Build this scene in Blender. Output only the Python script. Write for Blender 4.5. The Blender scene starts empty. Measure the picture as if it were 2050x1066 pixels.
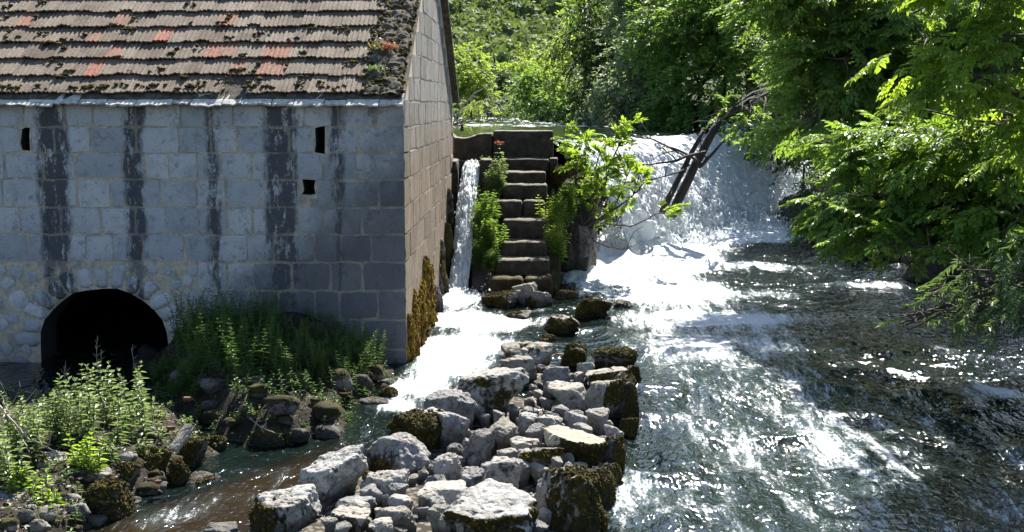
import bpy, math, random
import numpy as np
from mathutils import Matrix, Vector

# ------------------------------------------------------------------ camera, sky, sun, exposure
scene = bpy.context.scene
CAM_H = 3.5
FPX = 2480.0                                   # focal length in pixels of the 2050 px wide photograph
PITCH = math.atan(323.0 / FPX)
YAW = math.radians(1.4)
cam_d = bpy.data.cameras.new('camera')
cam = bpy.data.objects.new('camera', cam_d)
scene.collection.objects.link(cam)
cam.location = (0, 0, CAM_H)
cam.rotation_euler = (math.pi / 2 - PITCH, 0, YAW)
cam_d.sensor_width = 36.0
cam_d.lens = 36.0 * FPX / 2050.0
cam_d.clip_end = 3000
cam_d.clip_start = 0.1
scene.camera = cam

SUN_AZ = math.radians(15)                      # to the right of +Y
SUN_EL = math.radians(46.5)
world = bpy.data.worlds.new('World')
scene.world = world
world.use_nodes = True
wt = world.node_tree
sky = wt.nodes.new('ShaderNodeTexSky')
sky.sky_type = 'NISHITA'
sky.sun_disc = False
sky.sun_elevation = SUN_EL
sky.sun_rotation = SUN_AZ
sky.air_density = 1.0
sky.dust_density = 0.6
sky.ozone_density = 1.6
bg = wt.nodes['Background']
wt.links.new(sky.outputs[0], bg.inputs[0])
bg.inputs[1].default_value = 0.072
sun_d = bpy.data.lights.new('sun', 'SUN')
sun_d.energy = 5.0
sun_d.angle = math.radians(0.53)
sun_d.color = (1.0, 0.955, 0.87)
sun = bpy.data.objects.new('sun', sun_d)
scene.collection.objects.link(sun)
sv = Vector((math.sin(SUN_AZ) * math.cos(SUN_EL), math.cos(SUN_AZ) * math.cos(SUN_EL), math.sin(SUN_EL)))
sun.rotation_euler = sv.to_track_quat('Z', 'Y').to_euler()
sun.location = (20, 60, 60)
scene.view_settings.view_transform = 'Standard'
scene.view_settings.look = 'None'
scene.view_settings.gamma = 1.0
scene.view_settings.exposure = 1.68
scene.render.engine = 'CYCLES'
cy = scene.cycles
cy.max_bounces = 6
cy.diffuse_bounces = 3
cy.glossy_bounces = 3
cy.transmission_bounces = 4
cy.transparent_max_bounces = 6
cy.caustics_reflective = False
cy.caustics_refractive = False
cy.sample_clamp_indirect = 4.0

# ------------------------------------------------------------------ helpers
RNG = np.random.default_rng(7)
random.seed(7)
COL = scene.collection
_R = cam.rotation_euler.to_matrix()


def at(px, py, Y=None, z=None):
    """the point of the place seen at a pixel of the photograph, at depth Y or height z"""
    d = _R @ Vector(((px - 1025) / FPX, -(py - 533) / FPX, -1.0))
    t = Y / d.y if Y is not None else (z - CAM_H) / d.z
    return Vector((d.x * t, d.y * t, CAM_H + d.z * t))


def _hash(ix, iy, iz):
    h = (ix.astype(np.int64) * 374761393 + iy.astype(np.int64) * 668265263 + iz.astype(np.int64) * 2147483647) & 0xffffffff
    h = ((h ^ (h >> 13)) * 1274126177) & 0xffffffff
    h = (h ^ (h >> 16)) & 0xffffffff
    return h.astype(np.float64) / 4294967295.0


def vnoise(P):
    """value noise 0..1, P (n,3)"""
    P = np.asarray(P, float)
    i = np.floor(P).astype(np.int64)
    f = P - i
    f = f * f * f * (f * (f * 6 - 15) + 10)
    x, y, z = i[:, 0], i[:, 1], i[:, 2]
    u, v, w = f[:, 0], f[:, 1], f[:, 2]
    def c(a, b, d): return _hash(x + a, y + b, z + d)
    x00 = c(0, 0, 0) * (1 - u) + c(1, 0, 0) * u
    x10 = c(0, 1, 0) * (1 - u) + c(1, 1, 0) * u
    x01 = c(0, 0, 1) * (1 - u) + c(1, 0, 1) * u
    x11 = c(0, 1, 1) * (1 - u) + c(1, 1, 1) * u
    return (x00 * (1 - v) + x10 * v) * (1 - w) + (x01 * (1 - v) + x11 * v) * w


def fbm(P, octv=4, lac=2.03, gain=0.5):
    P = np.asarray(P, float)
    s = np.zeros(len(P)); a = 1.0; t = 0.0
    for k in range(octv):
        s += a * vnoise(P + 17.3 * k); t += a
        P = P * lac; a *= gain
    return s / t


def sstep(a, b, x):
    t = np.clip((x - a) / (b - a), 0, 1)
    return t * t * (3 - 2 * t)


def tag(o, label=None, cat=None, group=None, kind=None):
    if label: o['label'] = label
    if cat: o['category'] = cat
    if group: o['group'] = group
    if kind: o['kind'] = kind
    return o


def empty(name, loc):
    o = bpy.data.objects.new(name, None)
    o.empty_display_size = 0.2
    o.location = loc
    COL.objects.link(o)
    return o


def thing(name, label, cat, loc, group=None):
    return tag(empty(name, loc), label, cat, group)


def link(name, me, parent=None, loc=None):
    o = bpy.data.objects.new(name, me)
    COL.objects.link(o)
    if loc is not None:
        o.location = loc
    if parent is not None:
        o.parent = parent
        if parent.type == 'EMPTY':
            o.matrix_parent_inverse = Matrix.Translation(-Vector(parent.location))
        # a mesh parent keeps world coordinates when it sits at its own origin
        elif parent.get('_own_origin'):
            o.matrix_parent_inverse = Matrix.Translation(-Vector(parent.location))
    return o


def mesh_np(name, V, F, mats, attrs=None, smooth=False, mi=None):
    V = np.ascontiguousarray(V, dtype=np.float32)
    F = np.ascontiguousarray(F, dtype=np.int32)
    me = bpy.data.meshes.new(name)
    k = F.shape[1]
    me.vertices.add(len(V)); me.vertices.foreach_set('co', V.ravel())
    me.loops.add(F.size); me.loops.foreach_set('vertex_index', F.ravel())
    me.polygons.add(len(F))
    me.polygons.foreach_set('loop_start', np.arange(0, F.size, k, dtype=np.int32))
    me.polygons.foreach_set('use_smooth', np.full(len(F), bool(smooth)))
    if not isinstance(mats, (list, tuple)): mats = [mats]
    for m in mats: me.materials.append(m)
    if mi is not None:
        me.polygons.foreach_set('material_index', np.asarray(mi, np.int32))
    for an, av in (attrs or {}).items():
        at_ = me.attributes.new(an, 'FLOAT', 'POINT')
        at_.data.foreach_set('value', np.ascontiguousarray(av, dtype=np.float32))
    me.update(calc_edges=True)
    return me


def mk(name, V, F, mats, parent=None, attrs=None, smooth=False, loc=None, mi=None):
    return link(name, mesh_np(name, V, F, mats, attrs, smooth, mi), parent, loc)


def to_tri(F):
    F = np.asarray(F)
    if F.shape[1] == 3: return F
    return np.concatenate([F[:, [0, 1, 2]], F[:, [0, 2, 3]]])


class MB:
    """collects triangles"""
    def __init__(s): s.V = []; s.F = []; s.A = []; s.M = []; s.n = 0
    def add(s, V, F, var=0.5, m=0):
        V = np.asarray(V, float); F = to_tri(np.asarray(F, int))
        s.V.append(V); s.F.append(F + s.n); s.n += len(V)
        s.A.append(np.broadcast_to(np.asarray(var, float), (len(V),)).copy())
        s.M.append(np.full(len(F), m, int))
        return s
    def tube(s, pts, rad, sides=6, var=0.5, m=0):
        V, F = tube(pts, rad, sides)
        return s.add(V, F, var, m)
    def build(s, name, mats, parent=None, smooth=False, loc=None):
        V = np.concatenate(s.V); F = np.concatenate(s.F)
        if loc is not None: V = V - np.array(loc)
        return mk(name, V, F, mats, parent, {'var': np.concatenate(s.A)}, smooth, loc, np.concatenate(s.M))


def tube(pts, rad, sides=6):
    P = np.asarray(pts, float); n = len(P)
    rad = np.broadcast_to(np.asarray(rad, float), (n,))
    T = np.gradient(P, axis=0)
    T /= np.linalg.norm(T, axis=1, keepdims=True) + 1e-9
    ref = np.array([0, 0, 1.0]) if abs(T[0][2]) < 0.8 else np.array([1.0, 0, 0])
    A = np.cross(T, ref); A /= np.linalg.norm(A, axis=1, keepdims=True) + 1e-9
    B = np.cross(T, A)
    th = np.linspace(0, 2 * np.pi, sides, endpoint=False)
    V = (P[:, None, :] + rad[:, None, None] * (np.cos(th)[None, :, None] * A[:, None, :] + np.sin(th)[None, :, None] * B[:, None, :])).reshape(-1, 3)
    F = []
    for i in range(n - 1):
        for j in range(sides):
            F.append((i * sides + j, i * sides + (j + 1) % sides, (i + 1) * sides + (j + 1) % sides, (i + 1) * sides + j))
    V = np.concatenate([V, P[[0, -1]]])
    F = to_tri(np.array(F))
    a, b = n * sides, n * sides + 1
    cap = [(a, (j + 1) % sides, j) for j in range(sides)] + [(b, (n - 1) * sides + j, (n - 1) * sides + (j + 1) % sides) for j in range(sides)]
    return V, np.concatenate([F, np.array(cap)])


def curve(p0, p1, bend=0.15, n=6, rng=random, sag=0.0):
    p0 = np.array(p0, float); p1 = np.array(p1, float)
    L = np.linalg.norm(p1 - p0)
    t = np.linspace(0, 1, n)[:, None]
    off = np.array([rng.uniform(-1, 1), rng.uniform(-1, 1), rng.uniform(-.6, 1)]) * bend * L
    jit = np.array([[rng.uniform(-1, 1) for _ in range(3)] for _ in range(n)]) * bend * L * 0.12
    jit[0] = 0; jit[-1] = 0
    return p0 + (p1 - p0) * t + off * (4 * t * (1 - t)) + jit + np.array([0, 0, -sag * L]) * t * t


def grid_faces(nu, nv):
    i = np.arange(nu * nv).reshape(nu, nv)
    return np.stack([i[:-1, :-1].ravel(), i[1:, :-1].ravel(), i[1:, 1:].ravel(), i[:-1, 1:].ravel()], 1)


_ico = {}
def ico(sub):
    if sub in _ico: return _ico[sub]
    t = (1 + 5 ** .5) / 2
    V = [(-1, t, 0), (1, t, 0), (-1, -t, 0), (1, -t, 0), (0, -1, t), (0, 1, t), (0, -1, -t), (0, 1, -t), (t, 0, -1), (t, 0, 1), (-t, 0, -1), (-t, 0, 1)]
    V = [np.array(v) / np.linalg.norm(v) for v in V]
    F = [(0, 11, 5), (0, 5, 1), (0, 1, 7), (0, 7, 10), (0, 10, 11), (1, 5, 9), (5, 11, 4), (11, 10, 2), (10, 7, 6), (7, 1, 8),
         (3, 9, 4), (3, 4, 2), (3, 2, 6), (3, 6, 8), (3, 8, 9), (4, 9, 5), (2, 4, 11), (6, 2, 10), (8, 6, 7), (9, 8, 1)]
    for _ in range(sub):
        cache = {}; NF = []
        def mid(a, b):
            k = (min(a, b), max(a, b))
            if k not in cache:
                m = V[a] + V[b]; V.append(m / np.linalg.norm(m)); cache[k] = len(V) - 1
            return cache[k]
        for a, b, c in F:
            ab, bc, ca = mid(a, b), mid(b, c), mid(c, a)
            NF += [(a, ab, ca), (b, bc, ab), (c, ca, bc), (ab, bc, ca)]
        F = NF
    _ico[sub] = (np.array(V), np.array(F))
    return _ico[sub]


def poly_sd(poly, X, Y):
    """signed distance, positive inside"""
    P = np.array([(p[0], p[1]) for p in poly]); n = len(P)
    d = np.full(X.shape, 1e9); ins = np.zeros(X.shape, bool)
    for i in range(n):
        a, b = P[i], P[(i + 1) % n]
        e = b - a
        t = np.clip(((X - a[0]) * e[0] + (Y - a[1]) * e[1]) / (e @ e + 1e-12), 0, 1)
        d = np.minimum(d, np.hypot(X - a[0] - t * e[0], Y - a[1] - t * e[1]))
        cnd = ((a[1] > Y) != (b[1] > Y)) & (X < (b[0] - a[0]) * (Y - a[1]) / (b[1] - a[1] + 1e-12) + a[0])
        ins ^= cnd
    return np.where(ins, d, -d)


# ------------------------------------------------------------------ materials
class Mat:
    def __init__(s, name):
        s.m = bpy.data.materials.new(name); s.m.use_nodes = True
        s.t = s.m.node_tree; s.t.nodes.clear()
        s.out = s.t.nodes.new('ShaderNodeOutputMaterial')
        s.pos = None
    def n(s, typ, ins=None, **kw):
        nd = s.t.nodes.new('ShaderNode' + typ)
        for k, v in kw.items(): setattr(nd, k, v)
        for k, v in (ins or {}).items(): s.set(nd, k, v)
        return nd
    def set(s, nd, k, v):
        sock = nd.inputs[k]
        if isinstance(v, bpy.types.NodeSocket): s.t.links.new(v, sock)
        elif isinstance(v, bpy.types.Node): s.t.links.new(v.outputs[0], sock)
        else:
            if sock.type == 'RGBA' and len(v) == 3: v = (*v, 1)
            sock.default_value = v
    def P(s, scale=(1, 1, 1), loc=(0, 0, 0)):
        if s.pos is None: s.pos = s.n('NewGeometry').outputs['Position']
        return s.n('Mapping', {'Vector': s.pos, 'Scale': scale, 'Location': loc}).outputs[0]
    def noise(s, scale=5, detail=4, rough=.55, vec=None, dist=0.0):
        return s.n('TexNoise', {'Vector': vec if vec is not None else s.P(), 'Scale': scale, 'Detail': detail, 'Roughness': rough, 'Distortion': dist}).outputs[0]
    def voro(s, scale=5, vec=None, feature='F1'):
        return s.n('TexVoronoi', {'Vector': vec if vec is not None else s.P(), 'Scale': scale}, feature=feature).outputs[0]
    def ramp(s, fac, stops, interp='LINEAR'):
        r = s.n('ValToRGB', {'Fac': fac}); cr = r.color_ramp; cr.interpolation = interp
        def full(c): return (*c, 1) if isinstance(c, (tuple, list)) else (c, c, c, 1)
        cr.elements.remove(cr.elements[1])
        cr.elements[0].position = stops[0][0]; cr.elements[0].color = full(stops[0][1])
        for p, c in stops[1:]:
            cr.elements.new(p).color = full(c)
        return r.outputs[0]
    def mix(s, fac, a, b, mode='MIX'):
        m = s.n('Mix', data_type='RGBA', blend_type=mode)
        s.set(m, 0, fac); s.set(m, 6, a); s.set(m, 7, b)
        return m.outputs[2]
    def math(s, op, a, b=0.0, c=0.0, clamp=False):
        m = s.n('Math', operation=op, use_clamp=clamp); s.set(m, 0, a); s.set(m, 1, b); s.set(m, 2, c)
        return m.outputs[0]
    def mr(s, v, a, b, c=0.0, d=1.0, smooth=True):
        m = s.n('MapRange', {'Value': v, 'From Min': a, 'From Max': b, 'To Min': c, 'To Max': d})
        m.interpolation_type = 'SMOOTHSTEP' if smooth else 'LINEAR'
        return m.outputs[0]
    def attr(s, name):
        return s.n('Attribute', attribute_name=name).outputs['Fac']
    def rnd(s): return s.n('ObjectInfo').outputs['Random']
    def bump(s, h, strength=.5, dist=.02, normal=None):
        b = s.n('Bump', {'Height': h, 'Strength': strength, 'Distance': dist})
        if normal is not None: s.set(b, 'Normal', normal)
        return b.outputs[0]
    def pbr(s, color, rough=.8, normal=None, spec=.5, **kw):
        p = s.n('BsdfPrincipled'); s.set(p, 'Base Color', color); s.set(p, 'Roughness', rough); s.set(p, 'Specular IOR Level', spec)
        if normal is not None: s.set(p, 'Normal', normal)
        for k, v in kw.items(): s.set(p, k, v)
        s.t.links.new(p.outputs[0], s.out.inputs[0])
        return p
    def surf(s, sh):
        s.t.links.new(sh if isinstance(sh, bpy.types.NodeSocket) else sh.outputs[0], s.out.inputs[0])


def sep(M, axis):
    M.P()
    return M.n('SeparateXYZ', {'Vector': M.pos}).outputs[axis]


def mat_leaf(name, dark, light, trans, gloss=.35, rough=.42, tmix=.42):
    M = Mat(name)
    v = M.attr('var')
    c = M.mix(v, dark, light)
    t = M.mix(v, tuple(x * .6 for x in trans), trans)
    p = M.n('BsdfPrincipled', {'Base Color': c, 'Roughness': rough, 'Specular IOR Level': gloss})
    tr = M.n('BsdfTranslucent', {'Color': t})
    mx = M.n('MixShader', {0: tmix, 1: p, 2: tr})
    M.surf(mx)
    return M.m


def mat_bark(name, col=(.09, .07, .055), dk=(.03, .025, .02)):
    M = Mat(name)
    n = M.noise(9, 5, .65, M.P((1, 1, .25)))
    c = M.ramp(n, [(.3, dk), (.7, col)])
    M.pbr(c, .9, M.bump(n, .8, .03))
    return M.m


def moss_color(M, seed=0.0):
    n1 = M.noise(6, 4, .6, M.P(loc=(seed, 3, 1)))
    n2 = M.noise(70, 3, .7)
    c = M.ramp(n1, [(.30, (.026, .018, .008)), (.45, (.052, .040, .011)), (.6, (.090, .072, .014)), (.75, (.17, .125, .015))])
    return M.mix(M.mr(n2, .3, .7), M.mix(.65, c, (.012, .010, .004)), c)


def rock_mat(name, base=(.285, .270, .238), dark=(.14, .135, .13), tint=(.34, .295, .235), lichen=.5, wet=False):
    M = Mat(name)
    n1 = M.noise(2.3, 5, .6)
    n2 = M.noise(14, 5, .7, dist=.4)
    n3 = M.noise(48, 3, .7)
    c = M.mix(M.mr(n1, .38, .62), base, tint)
    c = M.mix(M.mr(M.rnd(), 0, 1, 0, .35), c, (.29, .27, .255))
    spots = M.math('MULTIPLY', M.mr(n2, .56 - .12 * lichen, .72 - .08 * lichen), M.mr(n1, .25, .6, .35, 1))
    c = M.mix(spots, c, dark)
    n6 = M.noise(5.5, 5, .75, M.P(loc=(2, 7, 4)))
    c = M.mix(M.mr(n6, .50, .66, 0, .6), c, dark)
    c = M.mix(M.mr(n3, .60, .70, 0, .7), c, (.07, .066, .06))
    c = M.mix(M.mr(n3, .36, .28, 0, .5), c, (.52, .51, .48))
    crack = M.voro(3.2, M.P(), 'DISTANCE_TO_EDGE')
    # moss that grows on the stone
    ma = M.attr('moss')
    mf = M.mr(M.math('ADD', ma, M.math('MULTIPLY', M.math('SUBTRACT', M.noise(11, 5, .7), .5), .9)), .42, .6)
    mc = moss_color(M)
    wetf = M.mr(M.math('ADD', sep(M, 2), M.math('MULTIPLY', M.noise(6, 3, .6), -.16)), .10, -.03)
    c = M.mix(M.math('MULTIPLY', wetf, .75), c, (.030, .027, .022))
    col = M.mix(mf, c, mc)
    h = M.math('ADD', M.math('MULTIPLY', n2, .5), M.math('MULTIPLY', n3, .25))
    h = M.math('ADD', h, M.math('MULTIPLY', mf, M.math('ADD', .5, M.noise(60, 3, .8))))
    M.pbr(col, M.mix(mf, (.72,) * 3 if wet else (.85,) * 3, (.95,) * 3), M.bump(h, .9, .045), .3)
    return M.m


MATS = {}
def build_mats():
    D = MATS
    D['rock'] = rock_mat('limestone')
    D['rock_grey'] = rock_mat('grey_limestone', (.215, .212, .205), (.06, .06, .06), (.18, .17, .152), .9)
    D['rock_white'] = rock_mat('white_limestone', (.385, .378, .358), (.10, .098, .094), (.31, .292, .258), .95)
    D['rock_yellow'] = rock_mat('yellow_limestone', (.40, .34, .20), (.18, .15, .10), (.35, .30, .20), .15)
    D['rock_dark'] = rock_mat('dark_wet_shaded_stone', (.060, .056, .050), (.020, .020, .019), (.042, .037, .030), .8, True)  # wet stone, darkened further to put black shade into the colour
    D['rock_pink'] = rock_mat('warm_limestone', (.245, .222, .186), (.088, .079, .067), (.19, .171, .141), .35)
    # moss tufts
    M = Mat('moss'); c = moss_color(M); v = M.attr('var')
    c = M.mix(M.mr(v, .55, 1, .0, .5), c, (.17, .13, .018))
    M.pbr(c, .95, M.bump(M.noise(140, 2, .7), .8, .01), .15); D['moss'] = M.m
    M = Mat('golden_moss'); n = M.noise(7, 4, .6, M.P((1, 1, .4))); n2 = M.noise(60, 3, .7, M.P((1, 1, .3)))
    c = M.ramp(n, [(.28, (.05, .035, .008)), (.45, (.16, .085, .012)), (.6, (.24, .165, .014)), (.78, (.13, .14, .016))])
    c = M.mix(M.mr(n2, .35, .7), M.mix(.7, c, (.02, .014, .004)), c)
    M.pbr(c, .95, M.bump(n2, .9, .03), .15); D['gold_moss'] = M.m
    # front wall stones (world X drives the black run-off stains under the eave)
    def stone(name, side):
        M = Mat(name)
        n1 = M.noise(3.1, 4, .6); n2 = M.noise(44, 6, .8); n3 = M.noise(95, 3, .7); n4 = M.noise(9, 5, .75)
        r = M.rnd()
        if not side:
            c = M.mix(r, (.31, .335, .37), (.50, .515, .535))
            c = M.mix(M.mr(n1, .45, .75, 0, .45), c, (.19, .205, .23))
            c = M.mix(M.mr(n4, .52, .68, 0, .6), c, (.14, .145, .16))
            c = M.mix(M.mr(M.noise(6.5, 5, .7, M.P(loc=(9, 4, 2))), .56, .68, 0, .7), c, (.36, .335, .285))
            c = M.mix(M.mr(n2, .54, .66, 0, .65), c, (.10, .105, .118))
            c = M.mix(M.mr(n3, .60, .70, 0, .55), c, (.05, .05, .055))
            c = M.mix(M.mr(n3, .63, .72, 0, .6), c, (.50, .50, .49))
            c = stain(M, c)
            h = M.math('ADD', n2, M.math('MULTIPLY', n3, .5))
            M.pbr(c, .9, M.bump(h, .7, .018), .08)
        else:
            st = M.noise(7.5, 5, .75, M.P((1.0, 1.5, .22)), .3)
            st2 = M.noise(46, 5, .8, M.P((1.0, 1.3, .13)), .3)
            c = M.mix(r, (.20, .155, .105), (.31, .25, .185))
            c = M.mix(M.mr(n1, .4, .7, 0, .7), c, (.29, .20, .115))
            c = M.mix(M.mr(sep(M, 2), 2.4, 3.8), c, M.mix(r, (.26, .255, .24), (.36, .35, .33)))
            c = M.mix(M.mr(st, .47, .62, 0, .8), c, (.10, .092, .085))
            c = M.mix(M.mr(st2, .54, .62, 0, .85), c, (.045, .04, .036))
            c = M.mix(M.mr(st2, .42, .34, 0, .5), c, (.46, .42, .36))
            h = M.math('ADD', M.math('MULTIPLY', st, .7), M.math('ADD', M.math('MULTIPLY', st2, -1.0), M.math('MULTIPLY', n2, .35)))
            M.pbr(c, .9, M.bump(h, 1.0, .06), .25)
        return M.m
    def stain(M, c, k=1.0):
        x = sep(M, 0); z = sep(M, 2)
        wob = M.math('MULTIPLY', M.math('SUBTRACT', M.noise(2.4, 6, .75, M.P((1.3, 1, .45))), .5), .42)
        u = M.mr(M.math('ADD', x, wob), WX0, WX1, 0, 1, False)
        def up(px): return (at(px, 330, Y=WALL_Y).x - WX0) / (WX1 - WX0)
        stops = []
        for a, b, w in STREAKS:
            stops += [(up(a - 14), 0.0), (up(a + 10), w), (up(b - 10), w), (up(b + 14), 0.0)]
        stops = sorted(stops)
        s = M.ramp(u, stops)
        fade = M.mr(M.math('ADD', z, M.math('MULTIPLY', M.noise(2.1, 3, .6, M.P((1, 1, .3))), 1.2)), .9, 2.0, .45, 1)
        s = M.math('MULTIPLY', s, M.math('MULTIPLY', fade, M.mr(M.noise(6, 6, .82, M.P((1.2, 1, .45))), .36, .54, .12, 1)))
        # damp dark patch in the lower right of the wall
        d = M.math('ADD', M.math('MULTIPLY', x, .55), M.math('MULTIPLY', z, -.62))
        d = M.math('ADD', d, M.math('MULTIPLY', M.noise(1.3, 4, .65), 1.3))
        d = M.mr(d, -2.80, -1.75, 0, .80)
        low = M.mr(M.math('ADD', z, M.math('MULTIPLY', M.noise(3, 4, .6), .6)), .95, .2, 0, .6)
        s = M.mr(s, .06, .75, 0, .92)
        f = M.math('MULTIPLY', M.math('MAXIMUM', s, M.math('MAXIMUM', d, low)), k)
        return M.mix(f, c, M.mix(M.noise(20, 4, .7), (.026, .027, .031), (.070, .072, .080)))
    D['stone_front'] = stone('shaded_wall_stone', False)
    D['stone_side'] = stone('gable_stone', True)
    M = Mat('mortar_front'); n = M.noise(18, 5, .7)
    c = M.ramp(n, [(.3, (.27, .24, .19)), (.7, (.52, .465, .37))])
    c = M.mix(M.mr(M.noise(5, 5, .7, M.P(loc=(3, 3, 3))), .45, .62, 0, .8), c, (.20, .20, .205)); c = stain(M, c, .62)
    M.pbr(c, .95, M.bump(n, .7, .02), .2); D['mortar_front'] = M.m
    M = Mat('mortar_side'); n = M.noise(18, 5, .7, M.P((1, 1, .4)))
    c = M.ramp(n, [(.3, (.28, .235, .175)), (.7, (.52, .45, .35))])
    M.pbr(c, .95, M.bump(n, .9, .03), .2); D['mortar_side'] = M.m
    # roof tiles
    def tile(name, red):
        M = Mat(name); r = M.rnd(); n = M.noise(11, 5, .7); n2 = M.noise(45, 4, .7); n0 = M.noise(1.7, 4, .6)
        if red:
            c = M.mix(r, (.30, .115, .075), (.22, .12, .085)); c = M.mix(M.mr(n, .46, .64, 0, .8), c, (.13, .088, .062))
        else:
            c = M.mix(r, (.085, .062, .045), (.185, .145, .110)); c = M.mix(M.mr(n0, .42, .62, 0, .6), c, (.19, .158, .125))
            c = M.mix(M.mr(n, .52, .7, 0, .7), c, (.085, .066, .048))
        c = M.mix(M.mr(n2, .53, .62, 0, .85), c, (.045, .036, .025))
        c = M.mix(M.mr(M.noise(24, 3, .6, M.P(loc=(5, 1, 2))), .63, .70, 0, .6 if not red else .4), c, (.34, .32, .285))
        M.pbr(c, .92, M.bump(M.math('ADD', n2, n), .5, .012), .2)
        return M.m
    D['tile'] = tile('weathered_tile', False); D['tile_red'] = tile('red_tile', True)
    M = Mat('eave_slab'); n = M.noise(14, 5, .7)
    c = M.ramp(n, [(.3, (.16, .155, .145)), (.5, (.42, .41, .385)), (.75, (.58, .565, .535))])
    M.pbr(c, .9, M.bump(n, .6, .02), .25); D['slab'] = M.m
    M = Mat('verge_mortar'); n = M.noise(9, 5, .7); n2 = M.noise(40, 4, .7)
    c = M.ramp(n, [(.3, (.030, .025, .019)), (.5, (.085, .073, .055)), (.7, (.17, .155, .13))])
    c = M.mix(M.mr(n2, .5, .66, 0, .7), c, (.03, .024, .015))
    M.pbr(c, .95, M.bump(n2, .8, .03), .2); D['verge'] = M.m
    # old concrete / steps, shade put into the colour of the fronts
    M = Mat('weir_stone'); n = M.noise(5, 5, .65); n2 = M.noise(40, 4, .7)
    c = M.ramp(n, [(.3, (.022, .018, .014)), (.55, (.055, .045, .034)), (.75, (.115, .098, .075))])
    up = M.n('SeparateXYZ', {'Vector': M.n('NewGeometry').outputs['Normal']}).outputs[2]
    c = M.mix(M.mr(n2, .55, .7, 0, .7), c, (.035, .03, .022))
    c = M.mix(M.math('MULTIPLY', M.mr(up, .55, .9), .75), c, M.ramp(n2, [(.35, (.13, .112, .085)), (.65, (.25, .225, .18))]))  # upward faces painted paler, as light from behind would fall
    ma = M.attr('moss'); mf = M.mr(M.math('ADD', ma, M.math('MULTIPLY', M.math('SUBTRACT', M.noise(9, 4, .7), .5), .9)), .42, .62)
    c = M.mix(mf, c, moss_color(M))
    M.pbr(c, .9, M.bump(M.math('ADD', n, n2), .7, .03), .25); D['weir'] = M.m
    # soil
    M = Mat('soil'); n = M.noise(4, 6, .7); n2 = M.noise(30, 4, .7)
    c = M.ramp(n, [(.3, (.012, .010, .007)), (.5, (.034, .028, .019)), (.72, (.085, .073, .055))])
    c = M.mix(M.mr(n2, .5, .7, 0, .6), c, (.03, .024, .014))
    M.pbr(c, .95, M.bump(M.math('ADD', n, n2), .9, .06), .2); D['soil'] = M.m
    M = Mat('undergrowth'); n = M.noise(3, 6, .7); c = M.ramp(n, [(.3, (.012, .022, .008)), (.55, (.045, .070, .020)), (.75, (.10, .13, .04))]); M.pbr(c, .95, M.bump(n, .9, .1), .2); D['under'] = M.m
    M = Mat('gravel'); v = M.voro(16); n = M.noise(3, 4, .6)
    c = M.mix(n, (.07, .06, .045), (.22, .20, .165)); c = M.mix(M.mr(v, .25, .6), c, (.03, .025, .018))  # darkened colour carries the shadow in the gaps between stones
    M.pbr(c, .95, M.bump(v, -.9, .06), .2); D['gravel'] = M.m
    # wood
    M = Mat('grey_wood'); n = M.noise(10, 5, .7, M.n('Mapping', {'Vector': M.n('TexCoord').outputs['Object'], 'Scale': (14, 1.0, 8)}).outputs[0])
    c = M.ramp(n, [(.3, (.12, .10, .075)), (.55, (.33, .29, .23)), (.75, (.50, .46, .38))]); M.pbr(c, .85, M.bump(n, .8, .015), .25); D['wood'] = M.m
    D['bark'] = mat_bark('bark'); D['bark_dark'] = mat_bark('dark_bark', (.05, .04, .032), (.012, .010, .008))
    D['bark_pale'] = mat_bark('pale_dry_stem', (.36, .31, .25), (.16, .13, .10))
    D['stem'] = mat_leaf('green_stem', (.06, .09, .025), (.10, .14, .035), (.10, .18, .03), .3, .5, .2)
    D['ash'] = mat_leaf('ash_leaf', (0.051, 0.120, 0.020), (0.122, 0.205, 0.036), (0.346, 0.538, 0.051), 0.32, 0.45, .42)
    D['ash_y'] = mat_leaf('young_ash_leaf', (0.070, 0.144, 0.020), (0.154, 0.239, 0.038), (0.439, 0.618, 0.045), 0.3, 0.46, .48)
    D['willow'] = mat_leaf('willow_leaf', (0.052, 0.098, 0.036), (0.111, 0.164, 0.065), (0.229, 0.352, 0.070), 0.35, 0.45, .32)
    D['silver'] = mat_leaf('silvery_leaf', (0.107, 0.152, 0.083), (0.241, 0.290, 0.190), (0.369, 0.474, 0.164), 0.3, 0.48, .35)
    D['mid'] = mat_leaf('river_leaf', (0.050, 0.111, 0.025), (0.128, 0.207, 0.049), (0.336, 0.523, 0.064), 0.28, 0.48, .42)
    D['bright'] = mat_leaf('bright_leaf', (0.089, 0.155, 0.028), (0.177, 0.254, 0.052), (0.468, 0.619, 0.078), 0.25, 0.5, .45)
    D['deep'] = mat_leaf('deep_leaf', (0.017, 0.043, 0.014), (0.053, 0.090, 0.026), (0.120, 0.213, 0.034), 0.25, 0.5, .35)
    D['olive'] = mat_leaf('grey_green_leaf', (.16, .19, .13), (.27, .30, .21), (.24, .29, .14), .3, .5, .3)
    D['hill'] = mat_leaf('hill_leaf', (.055, .092, .034), (.175, .225, .075), (.24, .32, .06), .12, .7, .25)  # paler, desaturated green puts distance haze into the leaf colour
    D['fig'] = mat_leaf('fig_leaf', (0.074, 0.140, 0.018), (0.149, 0.233, 0.034), (0.454, 0.652, 0.051), .45, .4, .48)
    D['weed'] = mat_leaf('weed_leaf', (0.080, 0.128, 0.048), (0.178, 0.238, 0.102), (0.318, 0.422, 0.107), .4, .45, .38)
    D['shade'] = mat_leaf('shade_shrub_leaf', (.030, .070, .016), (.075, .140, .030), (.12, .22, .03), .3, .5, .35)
    D['redleaf'] = mat_leaf('red_leaf', (.24, .055, .035), (.36, .17, .09), (.5, .16, .08), .3, .5, .4)
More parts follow.
